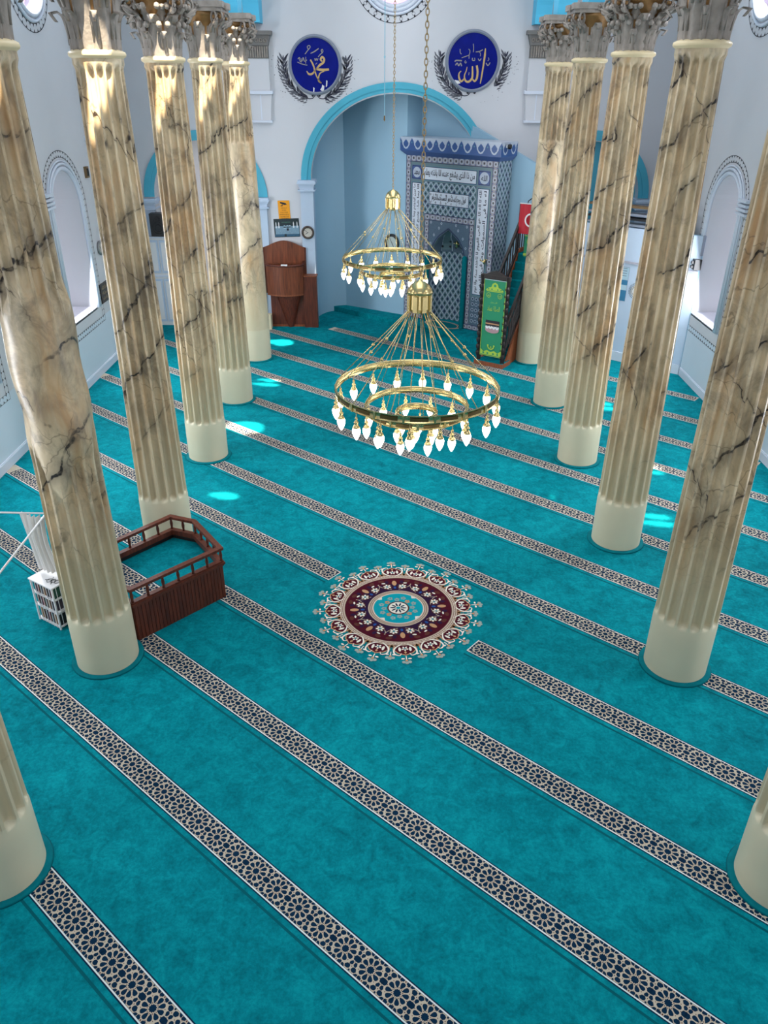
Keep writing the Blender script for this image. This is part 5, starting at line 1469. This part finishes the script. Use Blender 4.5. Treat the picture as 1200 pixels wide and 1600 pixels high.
# ------------------------------------------------------------------ bookshelf, books, curtain and rods
BS = bpy.data.objects.new('book_rack', None); COL.objects.link(BS)
tag(BS, 'small white open book rack on the carpet behind the nearest left column', 'bookshelf')
S0 = Vector((-4.80, 8.53, 0)); U1 = Vector((.85, -.53, 0)).normalized(); V1 = Vector((.53, .85, 0)).normalized()
def fsx(a, d, z): return S0 + U1 * a + V1 * d + Vector((0, 0, z))
def bxs(b, a0, a1, d0, d1, z0, z1, m): b.prism([(a0, d0), (a1, d0), (a1, d1), (a0, d1)], lambda x, y, t: fsx(x, y, t), z0, z1, m)
W_, D_ = .46, .30
b = MB(); bxs(b, -.01, W_ + .01, -.01, D_, .66, .68, WHITE); b.build('top', BS)
for z in (.03, .26, .46):
    b = MB(); bxs(b, 0, W_, 0, D_, z, z + .015, WHITE); b.build('shelf', BS)
for a in (0, W_ - .02):
    for d in (0, D_ - .02):
        b = MB(); bxs(b, a, a + .02, d, d + .02, 0, .66, WHITE); b.build('upright', BS)
b = MB(); bxs(b, 0, W_, D_ - .01, D_, .03, .66, mat('white_mesh', rgb(180, 182, 184), .5)); b.build('back', BS)
b = MB()
for i in range(1, 8): a = i * W_ / 8; b.bar(fsx(a, -.004, .03), fsx(a, -.004, .66), .006, .006, WHITE)
for i in range(1, 5): a = i * D_ / 5; b.bar(fsx(W_ + .004, a, .03), fsx(W_ + .004, a, .66), .006, .006, WHITE)
b.build('wire_grille', BS)
cols = [rgb(30, 60, 84), rgb(120, 40, 36), rgb(26, 30, 34), rgb(150, 120, 84), rgb(30, 76, 62), rgb(60, 56, 70), rgb(84, 44, 30)]
bm = [mat('book_cover_%s' % n, c, .6) for n, c in zip(('navy', 'red', 'black', 'tan', 'green', 'slate', 'brown'), cols)]
nm = ['navy', 'red', 'black', 'tan', 'green', 'slate', 'brown']
k = 0
for row, z in enumerate((.045, .275, .475)):
    a = .03
    while a < W_ - .05:
        wd = .026 + .012 * ((k * 7) % 3); h_ = .14 + .015 * ((k * 5) % 3); ci = (k * 3 + row) % 7
        b = MB(); bxs(b, a, a + wd - .003, .03, .22, z, z + h_, bm[ci]); bxs(b, a + .003, a + wd - .006, .035, .215, z + h_ - .004, z + h_ + .001, WHITE)
        o = b.build('book'); tag(o, '%s book standing in the %s of the white book rack' % (nm[ci], ('bottom row', 'middle row', 'top row')[row]), 'book', 'books standing in the white rack')
        a += wd; k += 1
# folded wire reading stand on top of the rack
b = MB()
for i in range(3):
    c = fsx(.30 + i * .055, .10 + .02 * i, .69)
    b.tube([c + Vector((.035 * cos(q * 1.05), .045 * sin(q * 1.05), .006 * (q % 2))) for q in range(6)], .004, BLACK, 5, True)
b.tube([fsx(.24, .08, .695), fsx(.42, .17, .70)], .004, BLACK, 5); b.tube([fsx(.28, .18, .695), fsx(.40, .05, .70)], .004, BLACK, 5)
tag(b.build('wire_ornament'), 'small black wire ornament lying on top of the white book rack', 'ornament')
# curtain
b = MB()
n = 40; rows = 14; vs = []
for j in range(rows + 1):
    q = j / rows; z = 1.57 - q * .86
    for i in range(n + 1):
        u_ = i / n; wdt = .36 + .0 * q - .05 * sin(pi * q)
        x = -4.80 + .06 * q + u_ * wdt; y = 8.70 + .035 * sin(u_ * 34 + 1.2 * q) * (1 - .3 * q) + .02 * sin(u_ * 9) - .12 * u_
        vs.append((x, y, z))
k = len(vs); vs += [(x, y + .008, z) for x, y, z in vs]; fs_ = []
for j in range(rows):
    for i in range(n):
        p = j * (n + 1) + i; fs_ += [(p, p + 1, p + n + 2, p + n + 1), (k + p, k + p + n + 1, k + p + n + 2, k + p + 1)]
b.add(vs, fs_, CLOTH, True)
tag(b.build('gathered_curtain'), 'white gathered curtain hanging at the corner of two white rods', 'curtain')
b = MB(); b.tube([(-WX, 8.74, 1.57), (-4.45, 8.70, 1.57)], .012, WHITE, 8)
tag(b.build('curtain_rod'), 'white curtain rod running left to the side wall', 'rod')
b = MB(); b.tube([(-4.45, 8.66, 1.57), (-4.40, 4.2, 1.57)], .012, WHITE, 8); b.lathe([(0, -.02), (.02, 0), (0, .02)], WHITE, 8, (-4.45, 8.68, 1.57), cap=False)
b.bar((-4.40, 4.7, 1.57), (-3.95, 4.7, 1.57), .02, .02, WHITE)
tag(b.build('curtain_rod'), 'white curtain rod running toward the camera beside the nearest left column', 'rod')
